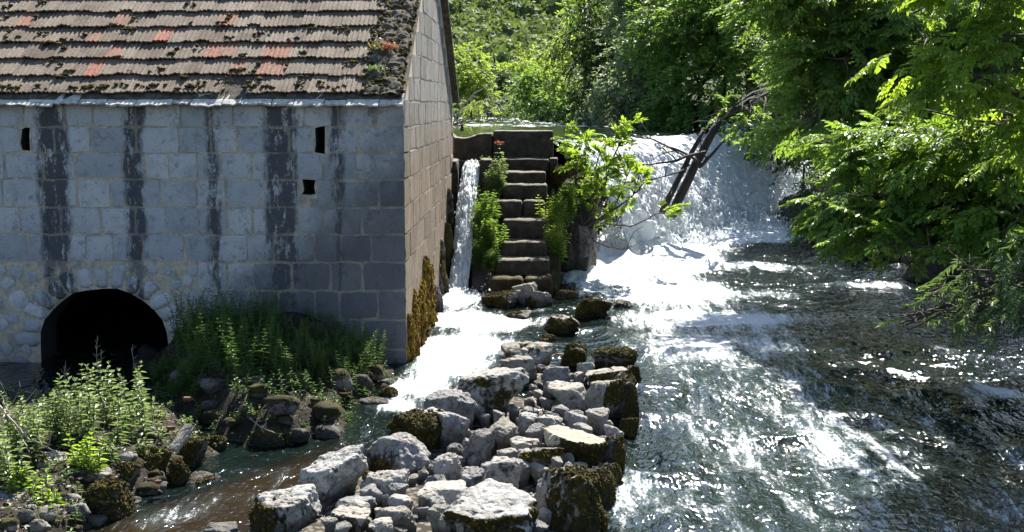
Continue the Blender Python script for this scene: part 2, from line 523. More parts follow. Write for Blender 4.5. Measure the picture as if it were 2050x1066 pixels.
    # water
    def water(name, deep, shallow, foamc=(.74, .76, .78), bsc=1.0, fscale=1.0, bd=.05):
        M = Mat(name)
        foam = M.attr('foam'); br = M.attr('shallow')
        vec = M.P((1.55, .24, 1.0))
        n1 = M.noise(2.2 * fscale, 6, .68, vec, .6)
        n2 = M.noise(9 * fscale, 5, .72, vec, .5)
        n5 = M.noise(26 * fscale, 3, .7, M.P((1.0, .55, 1.0)), .8)
        nn = M.math('ADD', M.math('MULTIPLY', n1, .42), M.math('ADD', M.math('MULTIPLY', n2, .32), M.math('MULTIPLY', n5, .26)))
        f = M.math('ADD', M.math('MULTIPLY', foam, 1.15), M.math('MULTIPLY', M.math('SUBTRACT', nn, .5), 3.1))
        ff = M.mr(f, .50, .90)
        c = M.mix(br, deep, shallow)
        milky = M.mr(M.math('ADD', foam, M.math('MULTIPLY', M.math('SUBTRACT', n1, .5), .7)), .22, .85, 0, .75)
        c = M.mix(milky, c, (.11, .16, .16))
        b1 = M.noise(5.5 * bsc, 2, .5, M.P((1.0, .5, 1)), .5); b2 = M.noise(15 * bsc, 2, .5, M.P((1, .5, 1)), .5)
        nrm = M.bump(M.math('ADD', b1, M.math('MULTIPLY', b2, .55)), 1.0, bd)
        w = M.n('BsdfPrincipled', {'Base Color': c, 'Roughness': .07, 'IOR': 1.33, 'Specular IOR Level': .8, 'Normal': nrm})
        fo = M.n('BsdfPrincipled', {'Base Color': foamc, 'Roughness': .6, 'Specular IOR Level': .4, 'Normal': M.bump(n2, .9, .10)})
        M.surf(M.n('MixShader', {0: ff, 1: w, 2: fo}))
        return M.m
    D['river'] = water('river_water', (.004, .008, .007), (.022, .013, .005))
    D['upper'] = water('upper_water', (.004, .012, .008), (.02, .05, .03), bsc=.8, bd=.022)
    M = Mat('falling_water'); a = M.attr('foam')
    n = M.noise(5, 6, .7, M.P((1.8, 1.8, .30)), .5); n2 = M.noise(24, 5, .75, M.P((1.6, 1.6, .22)), .4)
    s = M.math('ADD', M.math('MULTIPLY', n, .6), M.math('MULTIPLY', n2, .4))
    c = M.mix(M.mr(M.math('ADD', s, M.math('MULTIPLY', a, .22)), .34, .52), (.36, .44, .47), (.95, .96, .97))
    p = M.n('BsdfPrincipled', {'Base Color': c, 'Roughness': .32, 'IOR': 1.33, 'Normal': M.bump(s, .9, .09)})
    tr = M.n('BsdfTranslucent', {'Color': (.80, .86, .88)})
    M.surf(M.n('MixShader', {0: .30, 1: p, 2: tr})); D['fall'] = M.m
    M = Mat('spray'); p = M.n('BsdfPrincipled', {'Base Color': (.88, .91, .93), 'Roughness': .5})
    tr = M.n('BsdfTranslucent', {'Color': (.88, .92, .94)})
    M.surf(M.n('MixShader', {0: .5, 1: p, 2: tr})); D['spray'] = M.m
    M = Mat('inside'); M.pbr((.02, .019, .018), .95, M.bump(M.noise(9), .5, .03)); D['inside'] = M.m  # near-black colour stands for shade in the openings and interior
    M = Mat('brick'); M.pbr(M.ramp(M.noise(20), [(.3, (.09, .032, .024)), (.7, (.19, .075, .05))]), .9); D['brick'] = M.m


# ------------------------------------------------------------------ fixed places
WALL_Y = 16.5
XC = at(810, 470, Y=WALL_Y).x                 # front right corner of the mill
DEPTH = 9.1
EAVE_Z = 3.56
SLOPE = math.radians(32.5)
WX0, WX1 = -9.5, XC
STREAKS = [(78, 132, 1.0), (252, 284, 1.0), (416, 438, .85), (534, 590, 1.0), (668, 688, .85), (742, 752, .5)]
build_mats()


def crest_y(X):
    return np.maximum(27.3, 28.5 + 1.44 * (X - .26))

def zw(X, Y):
    """water level of the lower river"""
    return .62 * sstep(21, 37, Y) * sstep(.2, 1.5, X) - .05 * sstep(16, 9, Y)

def bank_r(Y):
    return np.interp(Y, [-10, 5, 14, 21, 27, 33, 36.5, 37.6, 39, 51, 66, 74, 90], [14, 12, 10.3, 8.7, 7.9, 7.3, 6.6, 6.2, 2.8, .9, -1.5, -7, -25])

def bank_l(Y):
    return np.interp(Y, [25, 27, 35, 46, 58, 66, 74, 90], [-1.75, -1.75, -2.5, -3.3, -4.6, -6.5, -12, -40])

UP_Z = 2.76
def pl(pts, z=0.0): return [at(x, y, z=z) for x, y in pts]
POLY_BANK = pl([(350, 728), (322, 770), (320, 822), (400, 868), (500, 890), (590, 890), (680, 858), (750, 805), (800, 752), (806, 728)])
POLY_WEED = pl([(-300, 870), (30, 800), (150, 795), (310, 812), (400, 855), (425, 900), (380, 950), (270, 1000), (170, 1060), (60, 1150), (-400, 1300)])
POLY_CAUSE = pl([(1010, 700), (1230, 700), (1272, 770), (1262, 880), (1225, 980), (1190, 1090), (1150, 1250), (430, 1250), (520, 1070), (620, 960), (760, 880), (870, 800), (930, 755)])
POLY_BED = pl([(-100, 1250), (220, 1050), (400, 985), (560, 930), (680, 870), (760, 830), (760, 900), (620, 1000), (480, 1100), (420, 1250)])


def ground_h(X, Y):
    P = np.stack([X.ravel(), Y.ravel(), np.zeros(X.size)], 1)
    n = (fbm(P * .7, 4) - .5).reshape(X.shape); n2 = (fbm(P * 2.7, 3) - .5).reshape(X.shape); n3 = (fbm(P * 7.5, 3) - .5).reshape(X.shape)
    h = -.65 + .25 * n
    d = poly_sd(POLY_BED, X, Y); h = np.maximum(h, -.36 - .2 * sstep(.3, -.5, d) + .1 * n2)
    d = poly_sd(POLY_BANK, X, Y)
    h = np.maximum(h, np.where(d > -.6, -.32 + .68 * sstep(-.30, .6, d) + .52 * sstep(15.2, 16.5, Y) * sstep(XC - .25, XC - 1.3, X) + .42 * n2 + .25 * n3, -9))
    d = poly_sd(POLY_WEED, X, Y)
    h = np.maximum(h, np.where(d > -.6, -.3 + .52 * sstep(-.4, .5, d) + .35 * n2, -9))
    d = poly_sd(POLY_CAUSE, X, Y)
    h = np.maximum(h, np.where(d > -.5, -.38 + .40 * sstep(-.3, .4, d) + .2 * n2, -9))
    # right bank
    d = X - bank_r(Y)
    rb = -.6 + 2.1 * sstep(-.5, .9, d) + 1.7 * sstep(.8, 8, d) + .7 * n + .4 * n2
    h = np.where((Y < 37), np.maximum(h, rb), h)
    # upstream terrace
    ups = sstep(.4, 1.4, Y - crest_y(X)) * (Y > 27)
    bed = 1.9 + .2 * n
    dl = bank_l(Y) - X; dr = X - bank_r(Y)
    land = np.maximum(bed, np.maximum(1.9 + 1.35 * sstep(-.6, .9, dl) + 1.2 * sstep(1, 12, dl) + .3 * n2 + .5 * n, 1.9 + 1.5 * sstep(-.6, .9, dr) + 1.5 * sstep(1, 9, dr) + .4 * n2 + .5 * n))
    h = h * (1 - ups) + np.maximum(h, land) * ups
    # behind the mill on the left
    lb = sstep(-1.6, -2.2, X) * sstep(25.6, 27.0, Y)
    h = h * (1 - lb) + np.maximum(h, land) * lb
    # ground left of / behind the mill
    return np.where(Y > 80, np.minimum(h, 4.0), h)


def build_ground():
    ys = np.concatenate([np.arange(6, 28, .16), np.arange(28, 42, .22), np.arange(42, 100, .9), np.linspace(100, 420, 25)])
    ys = np.concatenate([np.linspace(-40, 5.5, 14), ys])
    xs = np.concatenate([np.linspace(-260, -14, 24), np.arange(-13.5, -7, .4), np.arange(-7, 9, .17), np.arange(9, 16, .4), np.linspace(17, 260, 24)])
    X, Y = np.meshgrid(xs, ys, indexing='ij')
    Z = ground_h(X, Y)
    V = np.stack([X.ravel(), Y.ravel(), Z.ravel()], 1)
    F = grid_faces(len(xs), len(ys))
    cx = V[F].mean(1)
    d = poly_sd(POLY_CAUSE, cx[:, 0], cx[:, 1]); db = poly_sd(POLY_BED, cx[:, 0], cx[:, 1])
    mi = np.where((d > -.3) | (db > -.1), 1, 0); mi[(cx[:, 1] > 27.5) & (cx[:, 2] > 2.6)] = 2
    o = mk('ground', V, F, [MATS['soil'], MATS['gravel'], MATS['under']], smooth=True, mi=mi)
    tag(o, kind='structure')
    # hillside beyond the river
    xs = np.linspace(-190, 260, 70); ys = np.linspace(86, 520, 60)
    X, Y = np.meshgrid(xs, ys, indexing='ij')
    Z = hill_h(X, Y)
    o = mk('hill', np.stack([X.ravel(), Y.ravel(), Z.ravel()], 1), grid_faces(70, 60), MATS['under'], smooth=True)
    tag(o, kind='structure')


def hill_h(X, Y):
    P = np.stack([X.ravel() * .018, Y.ravel() * .018, np.zeros(X.size)], 1)
    n = (fbm(P, 4) - .5).reshape(X.shape)
    return 4.0 + 105 * sstep(70, 400, Y + n * 40) + 12 * n * sstep(95, 200, Y)


# ------------------------------------------------------------------ water
FOAM_GLINTS = [  # white water and painted glints: px, py, level, rx, ry (m), strength
    (915, 600, 0, .55, .8, 1.5), (940, 640, 0, .85, .9, 1.4), (985, 650, 0, .5, .6, .9), (925, 690, 0, .75, .8, 1.3), (890, 730, 0, .6, .8, 1.3), (840, 775, 0, .45, .6, 1.1),
    (795, 815, 0, .35, .4, .8), (745, 860, 0, .3, .35, .35), (590, 945, 0, .6, .35, .32), (480, 985, 0, .6, .35, .36), (360, 1020, 0, .6, .35, .34), (660, 900, 0, .4, .35, .30), (250, 1050, 0, .5, .4, .28),  # weak spots along the stream are sun glints painted white
    (1200, 420, .4, 1.3, 2.6, 1.3), (1290, 415, .45, 1.2, 2.5, 1.3), (1400, 405, .5, 1.6, 2.5, 1.25), (1500, 405, .5, 1.2, 1.8, 1.1), (1330, 455, .35, 1.6, 2.2, .75),
    (1450, 450, .4, 1.3, 1.8, .6), (1150, 530, .1, .5, 1.2, .9), (1220, 530, .1, .8, 1.0, 1.05), (1310, 545, .1, .8, .8, .95), (1400, 580, .05, .7, .8, .8),
    (1490, 640, 0, .7, .7, .55), (1530, 690, 0, .5, .7, .35), (1240, 560, .05, .9, .6, .5), (1110, 640, 0, .35, .6, .45), (1080, 620, 0, .3, .3, .5),
    (1740, 570, .05, .8, .45, .75), (1790, 590, .05, .4, .5, .6), (1890, 700, 0, .25, .7, .5), (2020, 790, 0, .5, .5, .45), (1960, 770, 0, .3, .6, .4),
    (1430, 700, 0, .3, 1.1, .34), (1300, 700, 0, .8, 1.2, .25), (1620, 790, 0, .3, 1.3, .22), (1680, 900, 0, .35, 1.3, .22), (1350, 850, 0, .8, 1.4, .10), (1280, 1000, 0, .7, 1.2, .15),
    (1320, 640, 0, 1.0, .8, .35), (1250, 980, 0, .4, 1.0, .3), (1600, 540, .1, .9, .6, .4), (1420, 470, .3, 1.6, 1.6, .6), (1340, 500, .2, 1.3, 1.2, .45), (1520, 470, .35, 1.0, 1.2, .5), (1260, 480, .25, 1.0, 1.6, .6), (1440, 530, .15, 1.4, 1.0, .55), (1330, 600, 0, .9, .8, .45), (1560, 590, .05, .9, .7, .4), (1640, 640, 0, .8, .6, .3), (1200, 590, 0, .8, .6, .35), (1380, 640, 0, .8, .8, .3), (1700, 500, .25, .6, .5, .35), (1560, 480, .3, .8, .8, .4)]


def build_water():
    xs = np.arange(-7.5, 11.5, .05); ys = np.concatenate([np.arange(7.0, 24, .045), np.arange(24, 38.5, .07)])
    X, Y = np.meshgrid(xs, ys, indexing='ij')
    base = zw(X, Y)
    # stream that leaves the chute pool
    foam = np.full(X.shape, .10)
    stream = sstep(.35, -.35, X - np.interp(Y, [7, 12, 16, 20, 23], [-1.4, -1.2, .0, .35, .6]))
    foam -= .14 * stream
    rc = bank_r(Y)
    foam += .27 * sstep(.8, 2.0, X) * sstep(4.2, 6.2, rc - X)  # mid-river white speckle also paints in sun glitter
    foam -= .16 * sstep(5.0, 2.0, rc - X)
    fall = np.zeros(X.shape)
    for px, py, lv, rx, ry, s in FOAM_GLINTS:
        p = at(px, py, z=lv)
        foam += s * np.exp(-(((X - p.x) / rx) ** 2 + ((Y - p.y) / ry) ** 2))
    dcr = (crest_y(X) - Y) / 1.75
    fall = sstep(4.2, .9, dcr) * sstep(.0, .9, X)
    foam += 1.0 * sstep(4.6, 1.6, dcr) * sstep(.0, .9, X)
    pool = np.exp(-((X - at(920, 600, z=0).x) ** 2 + (Y - 22.4) ** 2) / .7)
    tail = sstep(.3, -.3, X - XC) * sstep(14.8, 16.2, Y)          # still water under the arch
    P = np.stack([X.ravel(), Y.ravel() * .6, np.zeros(X.size)], 1)
    warp = (fbm(P * .8 + 31, 2) - .5)
    Pw = P + np.stack([warp, warp * .6, warp * 0], 1) * .9
    r1 = 1 - np.abs(2 * vnoise(Pw * 1.5 + 3) - 1); r2 = 1 - np.abs(2 * vnoise(Pw * 3.6 + 9) - 1); r3 = 1 - np.abs(2 * vnoise(Pw * 8.0 + 5) - 1); r4 = vnoise(Pw * 15.0 + 2)
    w = (.085 * r1 + .034 * r2 + .013 * r3 + .004 * r4 - .075).reshape(X.shape)
    amp = (1 - .5 * stream) * (1 - .4 * sstep(5.0, 2.0, rc - X)) * (1 - .85 * tail)
    amp = amp * (1 + .5 * np.clip(foam, 0, 1)) + .9 * fall + 1.2 * pool
    bl = np.abs(2 * fbm(P * np.array([2.2, 3.4, 1]) + 7, 4) - 1).reshape(X.shape)
    Z = base + w * amp + (.30 * bl - .02) * fall + .12 * pool * bl
    Z += .05 * pool
    sh = np.clip(sstep(-.3, .25, poly_sd(POLY_BED, X, Y)) * .9 * sstep(13.2, 11.2, Y) , 0, 1) * sstep(-1.3, -2.0, X + (Y - 13) * -.25)
    G = ground_h(X, Y)
    V = np.stack([X.ravel(), Y.ravel(), Z.ravel()], 1)
    F = grid_faces(len(xs), len(ys))
    keep = ~((G > Z + .35) | (Y > crest_y(X) - .35) | ((Y > 18.8) & (X < XC)))
    keep &= ~((Y > 27.2) & (X < .2))
    k = keep.ravel()[F].all(1)
    F = F[k]
    used = np.unique(F); rem = np.full(len(V), -1); rem[used] = np.arange(len(used))
    o = mk('river', V[used], rem[F], MATS['river'], attrs={'foam': foam.ravel()[used] * (1 - tail.ravel()[used]), 'shallow': sh.ravel()[used]}, smooth=True)
    tag(o, kind='structure')
    # upper river
    xs = np.arange(-9, 9, .14); ys = np.concatenate([np.arange(26.9, 46, .14), np.arange(46, 80, .25)])
    X, Y = np.meshgrid(xs, ys, indexing='ij')
    P = np.stack([X.ravel(), Y.ravel() * .8, np.zeros(X.size)], 1)
    chop = sstep(40, 46, Y) * .055 + .016
    Z = UP_Z + ((fbm(P * 2.4, 3) - .5)).reshape(X.shape) * chop * 2
    lip = sstep(.9, .0, Y - crest_y(X)) * sstep(-.2, .4, X)
    Z -= .10 * lip
    foam = -.15 + 1.1 * sstep(31, 44, Y) * (fbm(P * np.array([.5, 1.2, 1]), 3).reshape(X.shape)) + .6 * lip  # far stretch whitened to paint sky reflection and backlit glare; lip is white water
    V = np.stack([X.ravel(), Y.ravel(), Z.ravel()], 1); F = grid_faces(len(xs), len(ys))
    k = (Y > crest_y(X) - .06).ravel()[F].all(1)
    F = F[k]; used = np.unique(F); rem = np.full(len(V), -1); rem[used] = np.arange(len(used))
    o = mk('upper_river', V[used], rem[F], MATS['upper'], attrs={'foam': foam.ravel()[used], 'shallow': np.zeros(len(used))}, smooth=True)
    tag(o, kind='structure')
    # the fall over the weir
    nu, nv = 330, 90
    u = np.linspace(0, 1, nu)[:, None]; v = np.linspace(0, 1, nv)[None, :]
    CX = .22 + 6.3 * u + 0 * v
    CY = crest_y(CX)
    nx, ny = .82, -.57
    out = .10 + 2.0 * v ** .85
    bx = CX + nx * out; by = CY + ny * out
    zb = zw(bx, by) - .15
    z = UP_Z - .07 - (UP_Z - .07 - zb) * v ** 1.55
    P = np.stack([(CX * 2.6).ravel(), (z * .7 - out * .4).ravel(), (CX * 0 + 3).ravel()], 1)
    s1 = (fbm(P * 1.0, 4) - .5).reshape(bx.shape); s2 = np.abs(2 * fbm(np.stack([bx.ravel(), by.ravel(), z.ravel()], 1) * 3.1, 4) - 1).reshape(bx.shape)
    P3 = np.stack([(CX * 5.5).ravel(), (v * 1.3 + u * 0).ravel(), (CX * 0 + 8).ravel()], 1)
    s3 = np.abs(2 * fbm(P3, 4) - 1).reshape(bx.shape)
    d = s1 * (.14 + .15 * v) + s2 * .32 * v ** 1.3 + s3 * (.16 + .22 * v)
    bx = bx + nx * d; by = by + ny * d; z = z + .22 * s2 * v
    V = np.stack([bx.ravel(), by.ravel(), z.ravel()], 1)
    o = mk('waterfall', V, grid_faces(nu, nv), MATS['fall'], attrs={'foam': (v * .6 + .5 * sstep(.55, .2, u) + .15).ravel()}, smooth=True)  # left part whitened in the mask to look sunlit
    tag(o, kind='structure')
    # boiling white water and drops at the foot of the fall
    mb = MB()
    rng = np.random.default_rng(3)
    V0 = np.array([(1, 0, 0), (-1, 0, 0), (0, 1, 0), (0, -1, 0), (0, 0, 1), (0, 0, -1.)]); F0 = np.array([(0, 2, 4), (2, 1, 4), (1, 3, 4), (3, 0, 4), (2, 0, 5), (1, 2, 5), (3, 1, 5), (0, 3, 5)])
    fV, fn = np.stack([bx, by, z], -1), 0
    du = np.gradient(fV, axis=1); du /= np.linalg.norm(du, axis=2, keepdims=True) + 1e-9
    def froth(P, R, D=None, k=1.0):
        n = len(P)
        L = rng.uniform(.7, 1.3, (n, 3))
        W = V0[None] * (R[:, None] * L)[:, None, :] * (1 + .25 * rng.normal(0, 1, (n, 6, 1)))
        if D is not None:
            W = W + D[:, None, :] * (W * D[:, None, :]).sum(2, keepdims=True) * k
        mb.add((P[:, None, :] + W).reshape(-1, 3), (F0[None] + (np.arange(n) * 6)[:, None, None]).reshape(-1, 3))
    # torn water on the face of the fall
    m = 8000
    iu = rng.integers(0, nu, m); iv = (rng.random(m) ** .7 * (nv - 1)).astype(int)
    keep = vnoise(np.stack([iu * .11, iv * .05, iu * 0.], 1)) > rng.uniform(.25, .75, m)
    iu, iv = iu[keep], iv[keep]
    P = fV[iu, iv] + rng.normal(0, .03, (len(iu), 3)) + np.array([nx, ny, .4]) * rng.uniform(0, .16, (len(iu), 1)) * (iv / nv)[:, None]
    froth(P, rng.uniform(.006, .016, len(P)), du[iu, iv], 5.0)
    # boil at the foot, higher to the right
    m = 20000
    uu = rng.random(m) ** .75; CXr = .3 + 6.1 * uu
    dist = np.abs(rng.normal(1.5, .75, m))
    hgt = rng.exponential(.22 + .75 * sstep(.40, .8, uu), m)
    Px = CXr + nx * dist; Py = crest_y(CXr) + ny * dist
    Pz = zw(Px, Py) + .05 + np.minimum(hgt, 2.3) * sstep(3.3, 1.0, dist)
    P = np.stack([Px, Py, Pz], 1)
    cl = fbm(P * 1.5, 4)
    keep = cl > rng.uniform(.30, .62, m)
    P = P[keep]; froth(P, rng.uniform(.010, .040, len(P)))
    kV = None
    for px, py, Y_, r, m in [(925, 596, 22.45, .22, 900), (915, 610, 22.2, .35, 500), (1230, 430, 29.0, .6, 500)]:
        c = np.array(at(px, py, Y=Y_)); P = c + rng.normal(0, 1, (m, 3)) * np.array([r, r * .8, r * .35]); P[:, 2] = np.maximum(P[:, 2], .03)
        froth(P, rng.uniform(.006, .02, m))
    o = mb.build('splash', MATS['spray'], smooth=True)
    tag(o, 'white boiling splash and flying drops at the foot of the falls', 'splash', kind='stuff')
    # narrow chute fall beside the mill
    nu, nv = 44, 150
    u = np.linspace(-1, 1, nu)[:, None]; v = np.linspace(0, 1, nv)[None, :]
    top = at(943, 338, Y=25.5); bot = at(918, 592, Y=22.75)
    yy = np.interp(v, [0, .1, .3, 1], [25.7, 25.3, 24.5, 22.62])
    zz = np.interp(v, [0, .1, .3, 1], [2.26, 2.18, 1.68, -.05])
    xx = np.interp(zz, [0, 2.2], [bot.x, top.x])
    wd = np.interp(v, [0, .5, 1], [.185, .19, .165])
    P = np.stack([(u * 2.2 + 0 * v).ravel(), (v * 5.5 + 0 * u).ravel(), (u * 0 + v * 0 + 4).ravel()], 1)
    n1 = (fbm(P, 4) - .5).reshape(nu, nv); n2 = np.abs(2 * fbm(P * np.array([2.2, 2.6, 1]) + 5, 4) - 1).reshape(nu, nv)
    bx = xx + u * wd * (1 + .25 * n1)
    lift = .10 * (1 - u ** 2) + .20 * n1 + .16 * n2
    V = np.stack([(bx + 0 * v).ravel(), (yy - lift * .75 + 0 * u).ravel(), (zz + lift * .55 + 0 * u).ravel()], 1)
    G = V.reshape(nu, nv, 3); fm = MB(); rg = np.random.default_rng(12); V0, F0 = ico(0)
    iu = rg.integers(1, nu - 1, 3600); iv = rg.integers(2, nv - 2, 3600)
    k_ = n2[iu, iv] + .4 * n1[iu, iv] > rg.uniform(-.1, .5, 3600); iu, iv = iu[k_], iv[k_]
    D = G[iu, iv + 1] - G[iu, iv]; D /= np.linalg.norm(D, axis=1, keepdims=True)
    W = V0[None] * rg.uniform(.003, .009, (len(iu), 1, 1)); W = W + D[:, None, :] * (W * D[:, None, :]).sum(2, keepdims=True) * 3
    fm.add((G[iu, iv][:, None, :] + W + rg.normal(0, .012, (len(iu), 1, 3))).reshape(-1, 3), (F0[None] + (np.arange(len(iu)) * 12)[:, None, None]).reshape(-1, 3))
    o = mk('chute_waterfall', V, grid_faces(nu, nv), MATS['fall'], attrs={'foam': (.6 + .4 * v + 0 * u).ravel()}, smooth=True)
    tag(o, kind='structure')
    tag(fm.build('froth', MATS['spray'], o, True), kind='stuff')


# ------------------------------------------------------------------ the mill
def stone_mesh(c4, plane, rng, proud=.015, nu=5, nv=4, rnd=.05, jit=.010, edge_k=.45, var=.5):
    """pillow faced stone from four corners (a,z); plane maps (a,z,out) to the world"""
    c = np.array(c4, float)
    u = np.linspace(-1, 1, nu); v = np.linspace(-1, 1, nv)
    U, W = np.meshgrid(u, v, indexing='ij')
    k = 1 - rnd * (U ** 2) * (W ** 2)
    Uk, Wk = U * k, W * k
    a = ((1 - Uk) * (1 - Wk))[..., None] * c[0] + ((1 + Uk) * (1 - Wk))[..., None] * c[1] + ((1 + Uk) * (1 + Wk))[..., None] * c[2] + ((1 - Uk) * (1 + Wk))[..., None] * c[3]
    a = a / 4
    edge = (np.abs(U) > .99) | (np.abs(W) > .99)
    a = a + rng.uniform(-jit, jit, a.shape)
    o = np.where(edge, proud * edge_k, proud * (1 + var * rng.uniform(-.25, .35, U.shape)))
    V = [plane(p[0], p[1], q) for p, q in zip(a.reshape(-1, 2), o.ravel())]
    F = [tuple(f) for f in grid_faces(nu, nv)]
    idx = np.arange(nu * nv).reshape(nu, nv)
    loop = list(idx[:, 0]) + list(idx[-1, 1:]) + list(idx[::-1, -1][1:]) + list(idx[0, ::-1][1:-1])
    n0 = len(V); al = a.reshape(-1, 2); o_ = -.02
    for i in loop: V.append(plane(al[i][0], al[i][1], o_))
    m = len(loop)
    for j in range(m):
        F.append((loop[(j + 1) % m], loop[j], n0 + j, n0 + (j + 1) % m))
    return np.array(V, float), np.array(F)


def wall_plate(name, loops, plane, thick, mats, parent):
    from mathutils.geometry import tessellate_polygon
    pts = [p for lp in loops for p in lp]
    tri = tessellate_polygon([[Vector((p[0], p[1], 0)) for p in lp] for lp in loops])
    n = len(pts)
    V = [plane(p[0], p[1], 0) for p in pts] + [plane(p[0], p[1], -thick) for p in pts]
    F = [tuple(t) for t in tri] + [(t[2] + n, t[1] + n, t[0] + n) for t in tri]
    k = 0; nf = len(F)
    for lp in loops:
        m = len(lp)
        for j in range(m):
            a, b = k + j, k + (j + 1) % m
            F += [(a, b, b + n), (a, b + n, a + n)]
        k += m
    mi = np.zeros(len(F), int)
    if isinstance(mats, list): mi[nf:] = 1  # reveals take the second material, their shade painted in
    return mk(name, np.array(V, float), np.array(F), mats, parent, mi=mi)


def build_mill():
    rng = np.random.default_rng(11)
    mill = thing('watermill', 'grey stone watermill with a mossy tiled roof and a dark arched opening', 'building', (XC - 3, WALL_Y + 4, 0))
    fx = lambda px, py=450: at(px, py, Y=WALL_Y).x
    fz = lambda py, px=500: at(px, py, Y=WALL_Y).z
    front = lambda a, z, o: (a, WALL_Y - o, z)
    side = lambda a, z, o: (XC + o, a, z)
    L = -9.5
    # front wall with its openings
    acx, aw, az, ah = fx(207, 640), (fx(337, 660) - fx(77, 660)) / 2, fz(690, 207), fz(577, 207) - fz(690, 207)
    jr = [1 + rng.uniform(-.02, .02) for _ in range(15)]
    arch = [(acx + aw * jr[i] * math.cos(t), az + ah * jr[i] * math.sin(t)) for i, t in enumerate(np.linspace(math.pi, 0, 15))]
    outer = [(L, -.8), (acx - aw, -.8)] + arch + [(acx + aw, -.8), (XC, -.8), (XC, EAVE_Z), (L, EAVE_Z)]
    def rect(x0, y0, x1, y1):
        m = (x0 + x1) / 2
        P = [(x0, y1), (m, y1), (x1, y1), (x1, (y0 * 2 + y1) / 3), (x1, y0), (m, y0), (x0, y0), (x0, (y0 + y1 * 2) / 3)]
        return [(fx(x + rng.uniform(-2.5, 2.5), y), fz(y + rng.uniform(-2.5, 2.5), m)) for x, y in P]
    slots = [rect(43, 257, 60, 300), rect(631, 255, 652, 308), rect(607, 362, 631, 391)]
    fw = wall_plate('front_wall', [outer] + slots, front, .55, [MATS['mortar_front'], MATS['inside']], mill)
    courses = [203, 255, 307, 360, 416, 470, 525, 582, 640, 700, 764]
    joined = MB()
    for k in range(len(courses) - 1):
        y0, y1 = courses[k], courses[k + 1]
        z1, z0 = fz(y0), fz(y1)
        if k == 0: z1 = EAVE_Z - .005
        forbid = []
        if k == 1: forbid = [(fx(41, 280), fx(62, 280)), (fx(629, 280), fx(654, 280))]
        if k == 3: forbid = [(fx(604, 380), fx(634, 380))]
        xr = XC
        x = L + rng.uniform(0, .3)
        xs = [L]
        while x < xr - .28:
            xs.append(x); x += rng.uniform(.30, .58) if rng.random() < .85 else rng.uniform(.55, .72)
        xs.append(xr)
        cuts = sorted(xs)
        segs = list(zip(cuts[:-1], cuts[1:]))
        for f0, f1 in forbid:
            new = []
            for a, b in segs:
                if b <= f0 or a >= f1: new.append((a, b)); continue
                if f0 - a > .08: new.append((a, f0))
                if b - f1 > .08: new.append((f1, b))
            segs = new
        for a, b in segs:
            if b - a < .1: continue
            if k >= 6 and a < fx(400, 600): 
                if b < fx(430, 600): continue
                a = max(a, fx(395 + 12 * (k % 2), 600))
            g = .013
            ca = a + g; cb = b - (g if b < XC - .01 else -.012)
            w = .010
            c4 = [(ca + rng.uniform(-w, w), z0 + g + rng.uniform(-w, w)), (cb, z0 + g + rng.uniform(-w, w)), (cb, z1 - g + rng.uniform(-w, w)), (ca + rng.uniform(-w, w), z1 - g + rng.uniform(-w, w))]
            V, F = stone_mesh(c4, front, rng)
            if cb < fx(-25, 400): joined.add(V, F)
            else: mk('stone', V, F, MATS['stone_front'], fw)
    # ring of wedge stones and rubble round the arch
    nv_ = 15
    th = np.linspace(math.pi + .05, -.05, nv_ + 1)
    for i in range(nv_):
        t0, t1 = th[i] - .018, th[i + 1] + .018
        h = rng.uniform(.24, .36)
        p = lambda t, r: (acx + (aw + r) * math.cos(t), az + (ah + r) * math.sin(t))
        V, F = stone_mesh([p(t0, .012), p(t0, h), p(t1, h * rng.uniform(.85, 1.1)), p(t1, .012)], front, rng, .012, rnd=.14, jit=.02)
        mk('stone', V, F[:, ::-1], MATS['stone_front'], fw, smooth=True)
    pts = []
    for _ in range(6000):
        p = (rng.uniform(fx(-40, 600), fx(400, 600)), rng.uniform(-.15, fz(531)))
        r = rng.uniform(.07, .19)
        e = math.hypot((p[0] - acx) / (aw + .33 + r * .8), (max(p[1], az) - az) / (ah + .33 + r * .8))
        if p[1] < az and abs(p[0] - acx) < aw + r + .03: continue
        if p[1] >= az and e < 1: continue
        if p[1] + r > fz(527) or p[0] + r > fx(408, 600): continue
        if all(math.hypot(p[0] - q[0], p[1] - q[1]) > (r + q[2]) * .93 for q in pts): pts.append((*p, r))
    for x, z, r in pts:
        a0 = rng.uniform(0, 6.3); 
        c4 = []
        for j in range(4):
            t = a0 + j * math.pi / 2 + rng.uniform(-.3, .3)
            c4.append((x + r * 1.28 * rng.uniform(.85, 1.15) * math.cos(t), z + r * 1.28 * rng.uniform(.8, 1.1) * math.sin(t)))
        V, F = stone_mesh(c4, front, rng, .016, 5, 5, .20, .016)
        mk('stone', V, F, MATS['stone_front'], fw)
    o = joined.build('stone', MATS['stone_front'], fw, True); tag(o, kind='stuff')
    # gable wall
    Yr = WALL_Y + DEPTH
    rz = EAVE_Z + DEPTH / 2 * math.tan(SLOPE)
    gout = [(WALL_Y + .55, -.8), (Yr, -.8), (Yr, EAVE_Z), (WALL_Y + DEPTH / 2, rz - .02), (WALL_Y + .55, EAVE_Z + .55 * math.tan(SLOPE) - .02)]
    gw = wall_plate('gable_wall', [gout], lambda a, z, o: (XC - .001 + o, a, z), .5, MATS['mortar_side'], mill)
    cap_front = wall_plate('gable_wall_end', [[(WALL_Y + .002, -.8), (WALL_Y + .55, -.8), (WALL_Y + .55, EAVE_Z + .55 * math.tan(SLOPE) - .02), (WALL_Y + .002, EAVE_Z - .02)]], lambda a, z, o: (XC - .0015 + o, a, z), .02, MATS['mortar_side'], mill)
    joined = MB()
    z = -.30; k = 0
    zs = [fz(c) for c in courses[::-1]]
    zs = zs + [zs[-1] + .34 * i for i in range(1, 12)]
